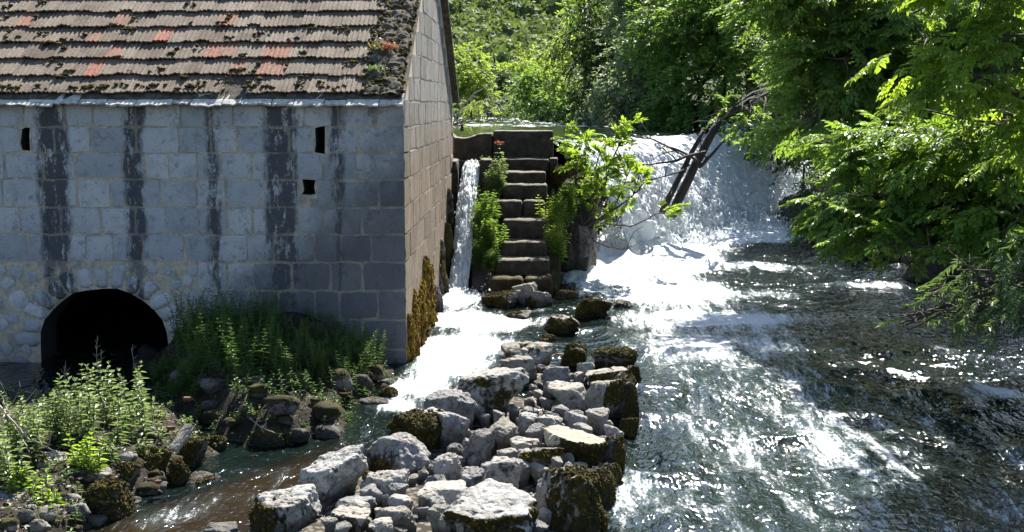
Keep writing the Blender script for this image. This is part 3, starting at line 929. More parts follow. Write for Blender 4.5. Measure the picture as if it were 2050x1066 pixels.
    for k in range(len(zs) - 1):
        z0, z1 = zs[k], zs[k + 1]
        ymin = WALL_Y + max(0, (z1 - EAVE_Z + .12) / math.tan(SLOPE)); ymax = Yr - max(0, (z1 - EAVE_Z + .12) / math.tan(SLOPE))
        if ymax - ymin < .5: continue
        y = ymin
        while y < ymax - .2:
            wdt = rng.uniform(.6, 1.25); b = min(y + wdt, ymax)
            if ymax - b < .25: b = ymax
            g = .009; w = .010
            c4 = [(y + g * (y > WALL_Y + .01), z0 + g + rng.uniform(-w, w)), (b - g, z0 + g + rng.uniform(-w, w)), (b - g + rng.uniform(-w, w), z1 - g + rng.uniform(-w, w)), (y + g * (y > WALL_Y + .01), z1 - g + rng.uniform(-w, w))]
            V, F = stone_mesh(c4, side, rng, .003 + rng.uniform(0, .006), jit=.012, edge_k=1.0, var=.1)
            if z0 > 5.3 or y > 24.6: joined.add(V, F)
            else: mk('stone', V, F, MATS['stone_side'], gw)
            y = b
    o = joined.build('stone', MATS['stone_side'], gw, True); tag(o, kind='stuff')
    # rear and left walls, near-black colour holding the shade of the interior
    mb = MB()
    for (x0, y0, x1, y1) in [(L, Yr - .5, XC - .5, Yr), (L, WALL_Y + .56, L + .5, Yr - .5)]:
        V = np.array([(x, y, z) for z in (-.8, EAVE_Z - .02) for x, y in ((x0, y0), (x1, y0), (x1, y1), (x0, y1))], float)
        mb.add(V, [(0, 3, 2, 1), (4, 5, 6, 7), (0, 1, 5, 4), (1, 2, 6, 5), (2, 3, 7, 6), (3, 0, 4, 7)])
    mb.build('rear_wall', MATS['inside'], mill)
    # roof deck, both slopes
    def roofpt(x, s, n=0.0, back=False):
        y = WALL_Y - .10 + s * math.cos(SLOPE) - n * math.sin(SLOPE); z = EAVE_Z - .075 + s * math.sin(SLOPE) + n * math.cos(SLOPE)
        if back: y = 2 * WALL_Y + DEPTH - y
        return (x, y, z)
    S = (DEPTH / 2 + .1) / math.cos(SLOPE)
    mb = MB()
    for back in (False, True):
        x1 = XC - .02 if not back else XC + .13
        V = np.array([roofpt(x, s, n, back) for n in (.02, .075) for x, s in ((L - .1, .05), (x1, .05), (x1, S), (L - .1, S))], float)
        mb.add(V, [(0, 3, 2, 1), (4, 5, 6, 7), (0, 1, 5, 4), (1, 2, 6, 5), (2, 3, 7, 6), (3, 0, 4, 7)])
    V = np.array([roofpt(x, S - .3 + j * .3, .12 if j else .05) for x in (L, XC + .02) for j in (0, 1)] + [roofpt(x, S - .3, .05, True) for x in (L, XC + .13)], float)
    mb.add(V, [(0, 1, 3, 2), (1, 4, 5, 3)])
    roof = mb.build('roof', MATS['verge'], mill)
    # tiles
    tw, tl, ex = .196, .52, .445
    def tile_mesh(mat, seed):
        r = np.random.default_rng(seed); n = 11
        x = np.linspace(0, tw + .012, n); zr = .0075 * np.cos(2 * np.pi * 3 * x / tw + r.uniform(-.7, .7)) * r.uniform(.6, 1.3) + .006 * r.normal(0, .5, n)
        lo = r.normal(0, .010, n)
        V = [(x[i], lo[i], zr[i] + .012) for i in range(n)] + [(x[i], tl, zr[i] * .6 + .004) for i in range(n)] + [(x[i], lo[i] + .006, zr[i] - .012) for i in range(n)]
        F = [(i, i + 1, n + i + 1, n + i) for i in range(n - 1)] + [(2 * n + i, 2 * n + i + 1, i + 1, i) for i in range(n - 1)]
        return mesh_np('tile', np.array(V), np.array(F), mat)
    grey = [tile_mesh(MATS['tile'], s) for s in range(9)]; red = [tile_mesh(MATS['tile_red'], s) for s in range(9, 13)]
    def roof_px(px, py):
        d = _R @ Vector(((px - 1025) / FPX, -(py - 533) / FPX, -1.0))
        t = (EAVE_Z - .075 - CAM_H - (WALL_Y - .10) * math.tan(SLOPE)) / (d.z - d.y * math.tan(SLOPE))
        s = (d.y * t - (WALL_Y - .10)) / math.cos(SLOPE)
        return d.x * t, s
    redspots = [roof_px(*p) for p in [(50, 46), (75, 46), (27, 46), (245, 46), (455, 42), (212, 76), (335, 76), (238, 106), (425, 106), (455, 104), (555, 104), (585, 104), (200, 140), (497, 135), (530, 135), (560, 135), (728, 8)]]
    joined = MB()
    off = [rng.uniform(0, tw) for _ in range(20)]
    rows = int((S - .2) / ex)
    x_left = fx(-30, 100) - .35
    for k in range(rows + 1):
        s = .15 + k * ex
        xe = XC - .47 + rng.uniform(-.04, .04)
        j = 0
        while True:
            x = xe - (j + 1) * tw - .0 * off[k]; j += 1
            if x < L: break
            loc = roofpt(x, s + rng.normal(0, .016), .112 + abs(rng.normal(0, .005)))
            rot = Matrix.Rotation(SLOPE - .085 + rng.normal(0, .012), 4, 'X') @ Matrix.Rotation(rng.normal(0, .018), 4, 'Z')
            isred = any(abs(x + tw / 2 - rx) < tw * .52 and abs(s + ex * .45 - rs) < ex * .5 for rx, rs in redspots)
            me = (red if isred else grey)[rng.integers(0, 4 if isred else 9)]
            if k > 7 or x < x_left:
                co = np.empty(len(me.vertices) * 3, np.float32); me.vertices.foreach_get('co', co); co = co.reshape(-1, 3)
                M_ = np.array((Matrix.Translation(loc) @ rot))
                Fq = np.array([tuple(p.vertices) for p in me.polygons])
                joined.add(co @ M_[:3, :3].T + M_[:3, 3], Fq)
            else:
                if k == 0 and rng.random() < .05: continue
                o = link('tile', me, roof); o.matrix_basis = Matrix.Translation(loc) @ rot
    o = joined.build('tile', MATS['tile'], roof); tag(o, kind='stuff')
    # pale stone slabs along the eave
    x = XC + .015
    first = True
    while x > L:
        w = rng.uniform(.22, .52); x0 = x - w
        r = rng.uniform
        nu, nv = 6, 3
        U, W = np.meshgrid(np.linspace(0, 1, nu), np.linspace(0, 1, nv), indexing='ij')
        tilt = r(.50, .66)
        front_e = -.20 + r(-.03, .03) + rng.uniform(-.018, .018, nu)
        yy = front_e[:, None] * (1 - W) + .14 * W
        thick = r(.014, .030)
        zt = EAVE_Z - .055 + tilt * (yy + .20) + rng.uniform(-.006, .006, U.shape) + r(-.006, .008)
        top = np.stack([x0 + .006 + (w - .012) * U, WALL_Y + yy, zt], -1).reshape(-1, 3)
        bot = top - np.array([0, 0, thick]); bot[:, 1] += .012
        V = np.concatenate([top, bot]); m = nu * nv
        Fg = grid_faces(nu, nv)
        idx = np.arange(m).reshape(nu, nv)
        loop = list(idx[:, 0]) + list(idx[-1, 1:]) + list(idx[::-1, -1][1:]) + list(idx[0, ::-1][1:-1])
        Fs = [(loop[(j + 1) % len(loop)], loop[j], loop[j] + m, loop[(j + 1) % len(loop)] + m) for j in range(len(loop))]
        mk('eave_slab', V, np.concatenate([Fg, Fg[:, ::-1] + m, np.array(Fs)]), MATS['slab'], roof)
        x = x0
    # mossy mortar band along the verge
    nu, nv = 34, 330
    U, W = np.meshgrid(np.linspace(0, 1, nu), np.linspace(0, 1, nv), indexing='ij')
    xl = -.55 + .10 * (vnoise(np.stack([W[0] * 25, W[0] * 0, W[0] * 0], 1)) - .5)
    xx = XC + xl[None, :] * (1 - U) + .03 * U
    ss = .10 + W * (S - .15)
    P = np.stack([xx.ravel(), ss.ravel(), 0 * ss.ravel()], 1)
    lump = fbm(P * 9, 4).reshape(U.shape) ; l2 = fbm(P * 3, 3).reshape(U.shape)
    prof = np.minimum(1, np.minimum(U, 1 - U) * 7)
    nn = .075 + prof * (.035 + .10 * (lump - .35) + .05 * (l2 - .4)) - .05 * (1 - prof)
    V = np.array([roofpt(a, b, c) for a, b, c in zip(xx.ravel(), ss.ravel(), nn.ravel())])
    verge = mk('verge', V, grid_faces(nu, nv), MATS['verge'], roof, smooth=True)
    # moss cushions on verge and tiles
    mb = MB(); V0, F0 = ico(1)
    for i in range(620):
        x = XC - rng.uniform(0, .62) ** 1.1; s = rng.uniform(.08, 4.2); r = rng.uniform(.012, .036)
        c = np.array(roofpt(x, s, .10 + rng.uniform(0, .02)))
        mb.add(V0 * (r * rng.uniform(.7, 1.2, 3)) * (1 + .25 * rng.normal(0, 1, (len(V0), 1)) * .5) + c, F0, rng.random())
    tag(mb.build('moss', MATS['moss'], verge, True), kind='stuff')
    mb = MB()
    clumps = [roof_px(rng.uniform(0, 780), rng.uniform(5, 192)) for _ in range(75)] + [roof_px(rng.uniform(0, 780), rng.uniform(186, 196)) for _ in range(34)]
    for x, s in clumps:
        for _ in range(rng.integers(2, 7)):
            r = rng.uniform(.010, .030); c = np.array(roofpt(x + rng.normal(0, .04), s + rng.normal(0, .02), .125))
            mb.add(V0 * (r * np.array([1.2, 1.2, .8])) * (1 + .15 * rng.normal(0, 1, (len(V0), 1))) + c, F0, rng.random())
    tag(mb.build('moss', MATS['moss'], roof, True), kind='stuff')
    # golden moss hanging on the foot of the gable wall
    for seed, (ya, yb, zt, zb, amp) in enumerate([(16.52, 17.7, .70, -.12, .16), (17.6, 18.9, .95, -.1, .20), (18.8, 20.2, 1.05, .0, .18)]):
        nu, nv = 60, 60
        U, W = np.meshgrid(np.linspace(0, 1, nu), np.linspace(0, 1, nv), indexing='ij')
        yy = ya + (yb - ya) * U
        tn = vnoise(np.stack([yy[:, 0] * 4, yy[:, 0] * 0 + seed, yy[:, 0] * 0], 1))[:, None]
        top = zt + (tn - .5) * .5 + U * .12
        z = top + (zb - top) * W
        P = np.stack([yy.ravel() * 6, z.ravel() * 2.6, 0 * z.ravel() + seed], 1)
        n = fbm(P, 4).reshape(U.shape)
        edge = np.minimum(1, np.minimum(np.minimum(U, 1 - U) * 5, W * 4))
        xx = XC - .03 + edge * (.06 + amp * np.clip(n - .25, 0, 1) * (.4 + W))
        V = np.stack([xx.ravel(), yy.ravel(), z.ravel()], 1)
        o = mk('moss', V, grid_faces(nu, nv)[:, ::-1], MATS['gold_moss'], gw, smooth=True)
        o['label'] = 'golden hanging moss at the foot of the sunlit gable wall'
        mb = MB()
        sel = rng.choice(np.where(edge.ravel() > .5)[0], 260)
        for i in sel:
            c = V[i]; r = rng.uniform(.012, .032)
            mb.add(V0 * np.array([r, r, r * 1.9]) * (1 + .2 * rng.normal(0, 1, (len(V0), 1))) + c + np.array([.01, 0, -.01]), F0, rng.random())
        tag(mb.build('moss', MATS['gold_moss'], gw, True), kind='stuff')
    # plants growing on the roof
    def roof_plant(px, py, label, mats, n, R):
        x, s = roof_px(px, py); c = np.array(roofpt(x, s, .11))
        t = thing('roof_plant', label, 'plant', c)
        st = MB(); lf = MB()
        for _ in range(n):
            d = rng.normal(0, 1, 3); d[2] = abs(d[2]) * 1.0 + .25; d /= np.linalg.norm(d)
            tip = c + d * R * rng.uniform(.5, 1.0) * np.array([1.25, 1, .85])
            pts = curve(c + rng.normal(0, .015, 3), tip, .12, 5)
            st.tube(pts, np.linspace(.004, .0015, 5), 3)
            for _ in range(16):
                q = pts[0] + (tip - pts[0]) * rng.uniform(.35, 1.02) + rng.normal(0, .012, 3)
                a = rng.normal(0, 1, 3); a /= np.linalg.norm(a); b = np.cross(a, rng.normal(0, 1, 3)); b /= np.linalg.norm(b) + 1e-6
                l = rng.uniform(.012, .028)
                m = 0 if (rng.random() < (.35 + .5 * (d[0] > 0) if len(mats) > 1 else 1)) else 1
                lf.add([q - a * l, q - b * l * .4, q + a * l, q + b * l * .4], [(0, 1, 2), (0, 2, 3)], rng.random(), m)
        tag(st.build('stem', MATS['stem'], t), kind='stuff'); tag(lf.build('foliage', mats, t), kind='stuff')
    roof_plant(768, 118, 'bushy plant with reddish leaves growing on the roof verge', [MATS['redleaf'], MATS['weed']], 46, .24)
    roof_plant(752, 158, 'small green plant on the roof below the reddish one', [MATS['weed']], 22, .14)


# ------------------------------------------------------------------ rocks
def rock_verts(rx, ry, rz, seed, sub=4, flat=.0, ang=9, rough=.06, tilt=0.0):
    r = np.random.default_rng(seed)
    V, F = ico(sub)
    N = r.normal(0, 1, (ang + 6, 3)); N /= np.linalg.norm(N, axis=1, keepdims=True)
    N[0] = (r.normal(0, .12), r.normal(0, .12), 1); N[1] = (r.normal(0, .2), r.normal(0, .2), -1)
    N /= np.linalg.norm(N, axis=1, keepdims=True)
    h = r.uniform(.62, .95, len(N)); h[0] = .70 - .25 * flat
    D = np.maximum(V @ N.T, 1e-3)
    Rp = h[None] / D
    Rad = -np.log(np.exp(-22 * np.minimum(Rp, 2.5)).sum(1)) / 22
    Rad = np.clip(Rad, .2, 1.3)
    P = V * Rad[:, None]
    if tilt:
        from mathutils import Euler
        P = P @ np.array(Euler((r.uniform(-tilt, tilt), r.uniform(-tilt, tilt), 0)).to_matrix()).T
    sc = np.array([rx, ry, rz])
    P = P / np.abs(P).max(0)
    big = fbm(V * 1.7 + seed * 3.1, 3) - .5
    W = P * sc
    m = float(np.mean(sc))
    fine = fbm(W / m * 4.5 + seed, 4) - .5
    ridg = np.abs(2 * fbm(W / m * 2.2 + seed * 1.7, 3) - 1)
    P = P * (1 + .22 * big + rough * 3.2 * fine - .16 * ridg)[:, None]
    P = (P - (P.max(0) + P.min(0)) / 2) / ((P.max(0) - P.min(0)) / 2)
    return P * sc, F


def v_normals(V, F):
    n = np.cross(V[F[:, 1]] - V[F[:, 0]], V[F[:, 2]] - V[F[:, 0]])
    N = np.zeros_like(V)
    for i in range(3): np.add.at(N, F[:, i], n)
    return N / (np.linalg.norm(N, axis=1, keepdims=True) + 1e-12)


_RC = [0]
def rock(name, label, px, py, w, h, mat='rock', moss=0.0, mdir=(0, -1, -.3), g=.12, cat='rock', group=None, flat=.3, sub=4, sink=.35, yaw=None, deep=.85, tufts=True, Y=None, ang=9, tilt=.12):
    """a boulder seen at (px,py) with w x h pixels, resting at height g"""
    _RC[0] += 1; seed = _RC[0] * 7 + 3
    r = np.random.default_rng(seed)
    d = 13.0
    for _ in range(6):
        rx = w / 2 * d / FPX; ry = rx * deep
        p0 = at(px, py, Y=d)
        a = math.atan2(CAM_H - p0.z, d)
        hh = h / 2 * d / FPX
        rz = math.sqrt(max(hh * hh - (ry * math.sin(a)) ** 2, (.30 * hh) ** 2)) / math.cos(a)
        if Y is not None: d = Y
        else: d = at(px, py, z=g + rz * (1 - sink * 1.0)).y
    c = at(px, py, Y=d)
    V, F = rock_verts(rx, ry, rz, seed, sub, flat, ang, tilt=tilt)
    ya = r.uniform(-.35, .35) if yaw is None else yaw
    R = np.array([[math.cos(ya), -math.sin(ya), 0], [math.sin(ya), math.cos(ya), 0], [0, 0, 1]])
    V = V @ R.T
    V[:, 0] *= rx / (np.abs(V[:, 0]).max())
    # carry the hidden underside down to what it rests on
    low = V[:, 2] < -.25 * rz
    ext = max(0, (c.z - rz) - (g - .25))
    V[low, 2] -= ext * np.clip((-.25 * rz - V[low, 2]) / (.75 * rz), 0, 1)
    N = v_normals(V, F)
    md = np.array(mdir, float); md /= np.linalg.norm(md)
    nz = fbm((V + np.array(c)) * 2.6, 3)
    ms = np.clip(moss * (.55 + .75 * (N @ md)) + (nz - .5) * .9 * (moss > .01), 0, 1.2) if moss > 0 else np.zeros(len(V))
    me = mesh_np(name, V, F, MATS[mat], {'moss': ms}, False)
    o = link(name, me, None, c); o['_own_origin'] = 1
    tag(o, label, cat, group)
    if moss > .25 and tufts:
        ok = np.where((ms > .55) & (N[:, 2] > -.6))[0]
        if len(ok):
            k = int(min(900, 60 + 2000 * (len(ok) / len(V)) * min(1, rx / .35)))
            sel = r.choice(ok, k)
            V0, F0 = ico(0)
            sc = r.uniform(.005, .016, k) * (1.0 if rx > .2 else .7)
            VV = (V[sel] + N[sel] * (sc * .3)[:, None])[:, None, :] + V0[None] * (sc[:, None] * r.uniform(.7, 1.3, (k, 1)))[:, None, :] * (1 + .3 * r.normal(0, 1, (k, len(V0), 1)))
            FF = (F0[None] + (np.arange(k) * len(V0))[:, None, None]).reshape(-1, 3)
            m = mesh_np('moss', VV.reshape(-1, 3), FF, MATS['moss'], {'var': np.repeat(r.random(k), len(V0))}, False)
            mo = bpy.data.objects.new('moss', m); COL.objects.link(mo); mo.parent = o; mo['kind'] = 'stuff'
    del o['_own_origin']
    return o


# ------------------------------------------------------------------ weir, staircase, piers
def block(name, x0, x1, y0, y1, z0, z1, mat, parent, seed, rough=.02, n=(10, 5, 7), moss=None, topf=None, rnd=.10):
    """worn squared stone: a subdivided box with rounded, uneven faces"""
    r = np.random.default_rng(seed)
    V = []; F = []
    nx, ny, nz = n
    idx = {}
    def vid(i, j, k):
        if (i, j, k) not in idx:
            idx[(i, j, k)] = len(V); V.append((i / nx * 2 - 1, j / ny * 2 - 1, k / nz * 2 - 1))
        return idx[(i, j, k)]
    for i in range(nx):
        for j in range(ny):
            F.append((vid(i, j, 0), vid(i, j + 1, 0), vid(i + 1, j + 1, 0), vid(i + 1, j, 0)))
            F.append((vid(i, j, nz), vid(i + 1, j, nz), vid(i + 1, j + 1, nz), vid(i, j + 1, nz)))
    for i in range(nx):
        for k in range(nz):
            F.append((vid(i, 0, k), vid(i + 1, 0, k), vid(i + 1, 0, k + 1), vid(i, 0, k + 1)))
            F.append((vid(i, ny, k), vid(i, ny, k + 1), vid(i + 1, ny, k + 1), vid(i + 1, ny, k)))
    for j in range(ny):
        for k in range(nz):
            F.append((vid(0, j, k), vid(0, j, k + 1), vid(0, j + 1, k + 1), vid(0, j + 1, k)))
            F.append((vid(nx, j, k), vid(nx, j + 1, k), vid(nx, j + 1, k + 1), vid(nx, j, k + 1)))
    V = np.array(V)
    hs = np.array([x1 - x0, y1 - y0, z1 - z0]) / 2
    c = np.array([x0 + x1, y0 + y1, z0 + z1]) / 2
    W = V * hs
    # round the edges by a radius
    rad = rnd * min(hs) * 2
    inner = np.clip(W, -(hs - rad), hs - rad)
    dlt = W - inner; L = np.linalg.norm(dlt, axis=1, keepdims=True)
    W = inner + np.where(L > 1e-6, dlt / np.maximum(L, 1e-6) * np.minimum(L, rad), 0)
    N = V / np.linalg.norm(V, axis=1, keepdims=True)
    nz_ = fbm((W + c) * 3.3 + seed, 4) - .5; n2 = fbm((W + c) * 11 + seed, 3) - .5
    W = W + N * (nz_ * rough * 3 + n2 * rough * 1.5)[:, None]
    if topf is not None:
        k = V[:, 2] > .3
        W[k, 2] += topf(W[k, 0] + c[0])
    me = mesh_np(name, W, np.array(F), mat, {'moss': np.full(len(W), moss or 0.0) * (.6 + .6 * vnoise((W + c) * 4))}, True)
    return link(name, me, parent, c) if parent is None else _child(name, me, parent, c)


def _child(name, me, parent, c):
    o = bpy.data.objects.new(name, me); COL.objects.link(o); o.parent = parent
    pl_ = Vector(parent.location) if parent.type == 'EMPTY' else Vector((0, 0, 0))
    o.location = Vector(c) - pl_
    return o


def build_weir():
    rng = np.random.default_rng(5)
    W = MATS['weir']
    # head wall across the top of the stairs
    a = at(903, 300, Y=26.4).x; m = at(986, 300, Y=26.4).x; b = at(1108, 300, Y=26.4).x
    t = thing('weir_wall', 'dark weathered stone wall block at the top of the staircase', 'wall', ((a + b) / 2, 26.8, 1))
    def broken(x):
        u = (x - a) / (m - a)
        return -.04 - .10 * np.clip(np.sin(u * 5.5) * .7 + .3, 0, 1) * (u < 1.05) - .04 * vnoise(np.stack([x * 14, x * 0, x * 0], 1))
    block('broken_block', a - .25, m - .006, 26.4, 27.35, 1.2, 2.95, W, t, 1, .02, (24, 6, 14), topf=broken, rnd=.03)
    block('wall_block', m + .006, b, 26.41, 27.3, 1.2, 2.95, W, t, 2, .012, (24, 6, 14), rnd=.035)
    block('ledge', a - .2, at(1010, 320, Y=26.2).x, 26.12, 26.42, 1.0, 2.335, W, t, 3, .012, (20, 4, 8), rnd=.06)
    # staircase
    px = [(975, 1107), (990, 1101), (1003, 1096), (1006, 1096), (973, 1091), (1006, 1096), (986, 1093), (1003, 1116)]
    y8 = [556, 520, 484, 440, 402, 369, 344, 318]
    st = thing('stone_staircase', 'worn stone staircase climbing beside the chute to the weir wall', 'staircase', (at(1040, 580, Y=23).x, 23.5, 0))
    for i, ((l, r), yy) in enumerate(zip(px, y8)):
        Yf = 22.55 + .47 * i
        p0, p1 = at(l, yy, Y=Yf), at(r, yy, Y=Yf)
        z1 = p0.z
        z0 = (at(l, y8[i - 1], Y=Yf - .47).z if i else -.15) - .04
        if i in (0, 4, 7):                                # steps of two stones
            f = {0: .55, 4: .62, 7: .86}[i]; xm = p0.x + (p1.x - p0.x) * f
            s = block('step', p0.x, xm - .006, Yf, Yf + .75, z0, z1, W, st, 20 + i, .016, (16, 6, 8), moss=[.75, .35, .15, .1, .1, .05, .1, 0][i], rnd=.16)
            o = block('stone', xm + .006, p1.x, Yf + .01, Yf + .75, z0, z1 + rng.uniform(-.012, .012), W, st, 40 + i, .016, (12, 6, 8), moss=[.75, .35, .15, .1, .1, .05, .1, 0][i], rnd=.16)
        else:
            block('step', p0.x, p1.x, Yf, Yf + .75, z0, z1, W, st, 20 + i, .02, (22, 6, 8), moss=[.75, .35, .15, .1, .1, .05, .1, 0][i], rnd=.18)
    # flank walls of the staircase
    def flank(name, x0, x1, seed, mo, mat='rock_dark'):
        V = []; nu, nv = 30, 30
        U, Q = np.meshgrid(np.linspace(0, 1, nu), np.linspace(0, 1, nv), indexing='ij')
        Y_ = 22.7 + 3.7 * U
        zt = np.interp(Y_, [22.7, 26.4], [.10, 2.15])
        loop = []
        L = []
        for xx, sgn in ((x0, -1), (x1, 1)):
            Z = -.3 + (zt + .3) * Q
            P = np.stack([Y_.ravel() * 2, Z.ravel() * 2, 0 * Z.ravel() + seed], 1)
            L.append(np.stack([(xx + sgn * .22 * (fbm(P, 4).reshape(U.shape) - .4) * (1 - .3 * Q)).ravel(), Y_.ravel(), Z.ravel()], 1))
        V = np.concatenate(L); n = nu * nv
        F = [tuple(f[::-1]) for f in grid_faces(nu, nv)] + [tuple(f + n) for f in grid_faces(nu, nv)]
        idx = np.arange(n).reshape(nu, nv)
        for i in range(nu - 1): F.append((idx[i, -1], idx[i + 1, -1], idx[i + 1, -1] + n, idx[i, -1] + n)[::-1])
        for j in range(nv - 1): F.append((idx[0, j], idx[0, j + 1], idx[0, j + 1] + n, idx[0, j] + n)[::-1])
        mk(name, V, np.array(F), MATS[mat], st, {'moss': np.full(len(V), mo)}, True)
    flank('flank_wall', at(945, 570, Y=22.9).x, at(1000, 570, Y=22.9).x, 3, .35)
    flank('flank_wall', at(1088, 560, Y=22.9).x, at(1120, 560, Y=22.9).x, 8, .6)
    # stone piers of the chute
    x0, x1 = at(882, 330, Y=25.6).x, at(917, 330, Y=25.6).x
    o = block('stone_pier', x0, x1, 25.3, 26.05, -.2, at(900, 322, Y=25.4).z, W, None, 61, .03, (8, 8, 24), moss=.12, rnd=.1)
    tag(o, 'narrow stone pier between the gable wall and the chute fall', 'pier')
    x0, x1 = at(961, 330, Y=25.4).x, at(985, 330, Y=25.4).x
    o = block('stone_pier', x0, x1, 25.15, 26.0, -.2, at(970, 320, Y=25.3).z, W, None, 62, .025, (8, 8, 24), moss=.1, rnd=.1)
    tag(o, 'narrow stone pier between the chute fall and the staircase', 'pier')


def gz(X, Y): return float(ground_h(np.array([[X]]), np.array([[Y]]))[0, 0])


_GX = np.arange(-7, 1, .05); _GY = np.arange(8, 18, .05)
_GH = None
def gz_fast(X, Y):
    global _GH
    if _GH is None:
        _GH = ground_h(*np.meshgrid(_GX, _GY, indexing='ij'))
    i = min(max(int((X + 7) / .05), 0), len(_GX) - 1); j = min(max(int((Y - 8) / .05), 0), len(_GY) - 1)
    return _GH[i, j]


def ground_hit(px, py):
    """first point of the near shore seen at a pixel"""
    p0 = at(px, py, Y=8.0); p1 = at(px, py, Y=WALL_Y - .06)
    n = 280
    for k in range(n + 1):
        p = p0.lerp(p1, k / n)
        if p.z <= max(gz_fast(p.x, p.y), -.1): break
    return p


def build_rocks():
    MR = (1, -.35, -.25); MF = (0, -1, -.2); ML = (-1, -.1, .3); MT = (0, -.3, 1)
    # ledge rocks between gable wall and chute
    K = 'boulder'
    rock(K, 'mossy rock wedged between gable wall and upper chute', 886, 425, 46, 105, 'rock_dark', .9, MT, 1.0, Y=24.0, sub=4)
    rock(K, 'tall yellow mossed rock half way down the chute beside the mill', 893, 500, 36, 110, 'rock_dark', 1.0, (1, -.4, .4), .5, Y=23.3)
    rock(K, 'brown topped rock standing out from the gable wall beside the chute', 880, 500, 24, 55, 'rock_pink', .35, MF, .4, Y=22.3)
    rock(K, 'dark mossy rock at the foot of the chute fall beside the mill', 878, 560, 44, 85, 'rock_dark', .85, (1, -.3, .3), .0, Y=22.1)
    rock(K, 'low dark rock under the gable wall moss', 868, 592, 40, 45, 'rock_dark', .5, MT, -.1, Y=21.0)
    # rock mass right of the stairs under the fig tree
    cm = at(1150, 440, Y=25.75)
    V, F = rock_verts(.56, .75, 1.35, 77, 5, .2)
    V[:, :2] *= (1 + .30 * np.clip(-V[:, 2:3], 0, 2))
    N = v_normals(V, F)
    o = link(K, mesh_np(K, V, F, MATS['rock_dark'], {'moss': np.clip(.45 * N[:, 2] + .5 * (vnoise(V * 3) - .3), 0, 1)}, True), None, (cm.x, 25.75, .75))
    tag(o, 'dark rock mass carrying the fig tree beside the stairs', 'rock')
    rock(K, 'brown mossy rock beside the top of the stairs', 1120, 352, 42, 40, 'rock_dark', .95, MT, 1.8, Y=25.8)
    rock(K, 'black wet rock hanging over the rapids below the fig tree', 1168, 480, 46, 60, 'rock_dark', .1, MT, .72, Y=24.6)
    # foot of the stairs
    rock(K, 'moss capped boulder at the foot of the stairs beside the white pool', 1003, 602, 82, 46, 'rock_pink', .8, ML, -.05)
    rock(K, 'pale topped stone leaning on the lowest step', 1050, 588, 54, 46, 'rock_pink', .45, ML, .05)
    rock(K, 'tan stone with a dark underside in front of the lowest step', 1085, 603, 44, 46, 'rock_pink', .35, (0, -1, -.5), -.05)
    rock(K, 'flat stone barely above the white pool', 1040, 633, 56, 20, 'rock', .4, ML, -.05, flat=.8, sub=3)
    rock(K, 'small black stone in the rapids right of the lowest step', 1134, 595, 50, 28, 'rock_dark', .6, MT, -.05)
    rock(K, 'round moss sided boulder standing alone in the rapids', 1190, 621, 76, 50, 'rock_pink', .9, (-.4, -1, .1), -.05, flat=.1)
    rock(K, 'small dark stone right of the round mossy boulder in the rapids', 1246, 613, 42, 28, 'rock_dark', .3, MT, -.05)
    rock(K, 'low boulder with a tan top between the stairs rocks and the causeway', 1128, 654, 80, 46, 'rock_pink', .75, (0, -1, -.1), -.05)
    rock(K, 'small dark stone at the upstream tip of the causeway', 1097, 681, 38, 20, 'rock_dark', .5, MT, -.05, sub=3)
    # causeway
    rock(K, 'long flat cracked slab at the upstream end of the causeway', 1058, 706, 118, 46, 'rock_pink', .45, ML, .12, flat=.9)
    rock(K, 'dark sided block beside the long cracked slab', 1148, 711, 54, 46, 'rock_pink', .7, MF, .08)
    rock(K, 'moss covered boulder at the upstream right corner of the causeway', 1230, 716, 96, 42, 'rock_pink', 1.0, (.6, -.4, .6), .06)
    rock(K, 'moss edged slab below the upstream right corner boulder', 1222, 752, 106, 46, 'rock_pink', .95, MR, .10, flat=.9)
    rock(K, 'tilted brown slab behind the biggest flat boulder', 1042, 738, 84, 56, 'rock_pink', .3, ML, .10, flat=.7)
    rock(K, 'angular grey stone with a steep shaded face near the upstream end', 1114, 752, 58, 44, 'rock_grey', .1, MF, .12, ang=6)
    rock(K, 'broad pale boulder with moss flecks right of the biggest flat boulder', 1140, 795, 92, 62, 'rock', .45, (-.6, -.7, 0), .12)
    rock(K, 'flat rock with brown stains on the right side of the causeway', 1208, 795, 86, 74, 'rock_pink', .5, MR, .15, flat=.9)
    rock(K, 'tall moss curtained block at the right edge of the causeway', 1250, 808, 62, 120, 'rock_dark', 1.1, MR, -.05)
    rock(K, 'biggest flat topped pale boulder on the left edge of the causeway', 982, 786, 166, 108, 'rock', .42, (0, -1, -.15), .10, flat=.85, sub=5)
    rock(K, 'grey lichen boulder left of the biggest flat boulder', 902, 816, 116, 72, 'rock_grey', .3, ML, .12, sub=5)
    rock(K, 'dark grey boulder tucked under the grey lichen boulder', 906, 852, 72, 58, 'rock_grey', .15, MF, .15)
    rock(K, 'moss fronted boulder at the white stream edge', 836, 862, 130, 84, 'rock', .72, (0, -1, .1), .05, sub=5)
    rock(K, 'spotted boulder with a yellow moss tip at the stream edge', 796, 918, 144, 94, 'rock_grey', .38, (-1, -.2, .5), .05, sub=5, flat=.1)
    rock(K, 'big white boulder above the dark stream', 668, 955, 144, 132, 'rock_white', .22, (-1, -.2, -.2), .02, sub=5)
    rock(K, 'white boulder with brown moss on its left in the bottom of the picture', 568, 1025, 150, 100, 'rock_white', .5, (-1, -.5, -.1), .0, sub=5)
    rock(K, 'pale slab between the big white boulder and the spotted boulder', 772, 976, 106, 76, 'rock', .35, ML, .05, flat=.5)
    rock(K, 'steep triangular stone with a black left face', 897, 943, 66, 66, 'rock', .25, (-.6, -.8, 0), .10, ang=6)
    rock(K, 'grey blotched upright stone in the middle of the causeway', 961, 897, 72, 78, 'rock_grey', .22, MF, .12, ang=7)
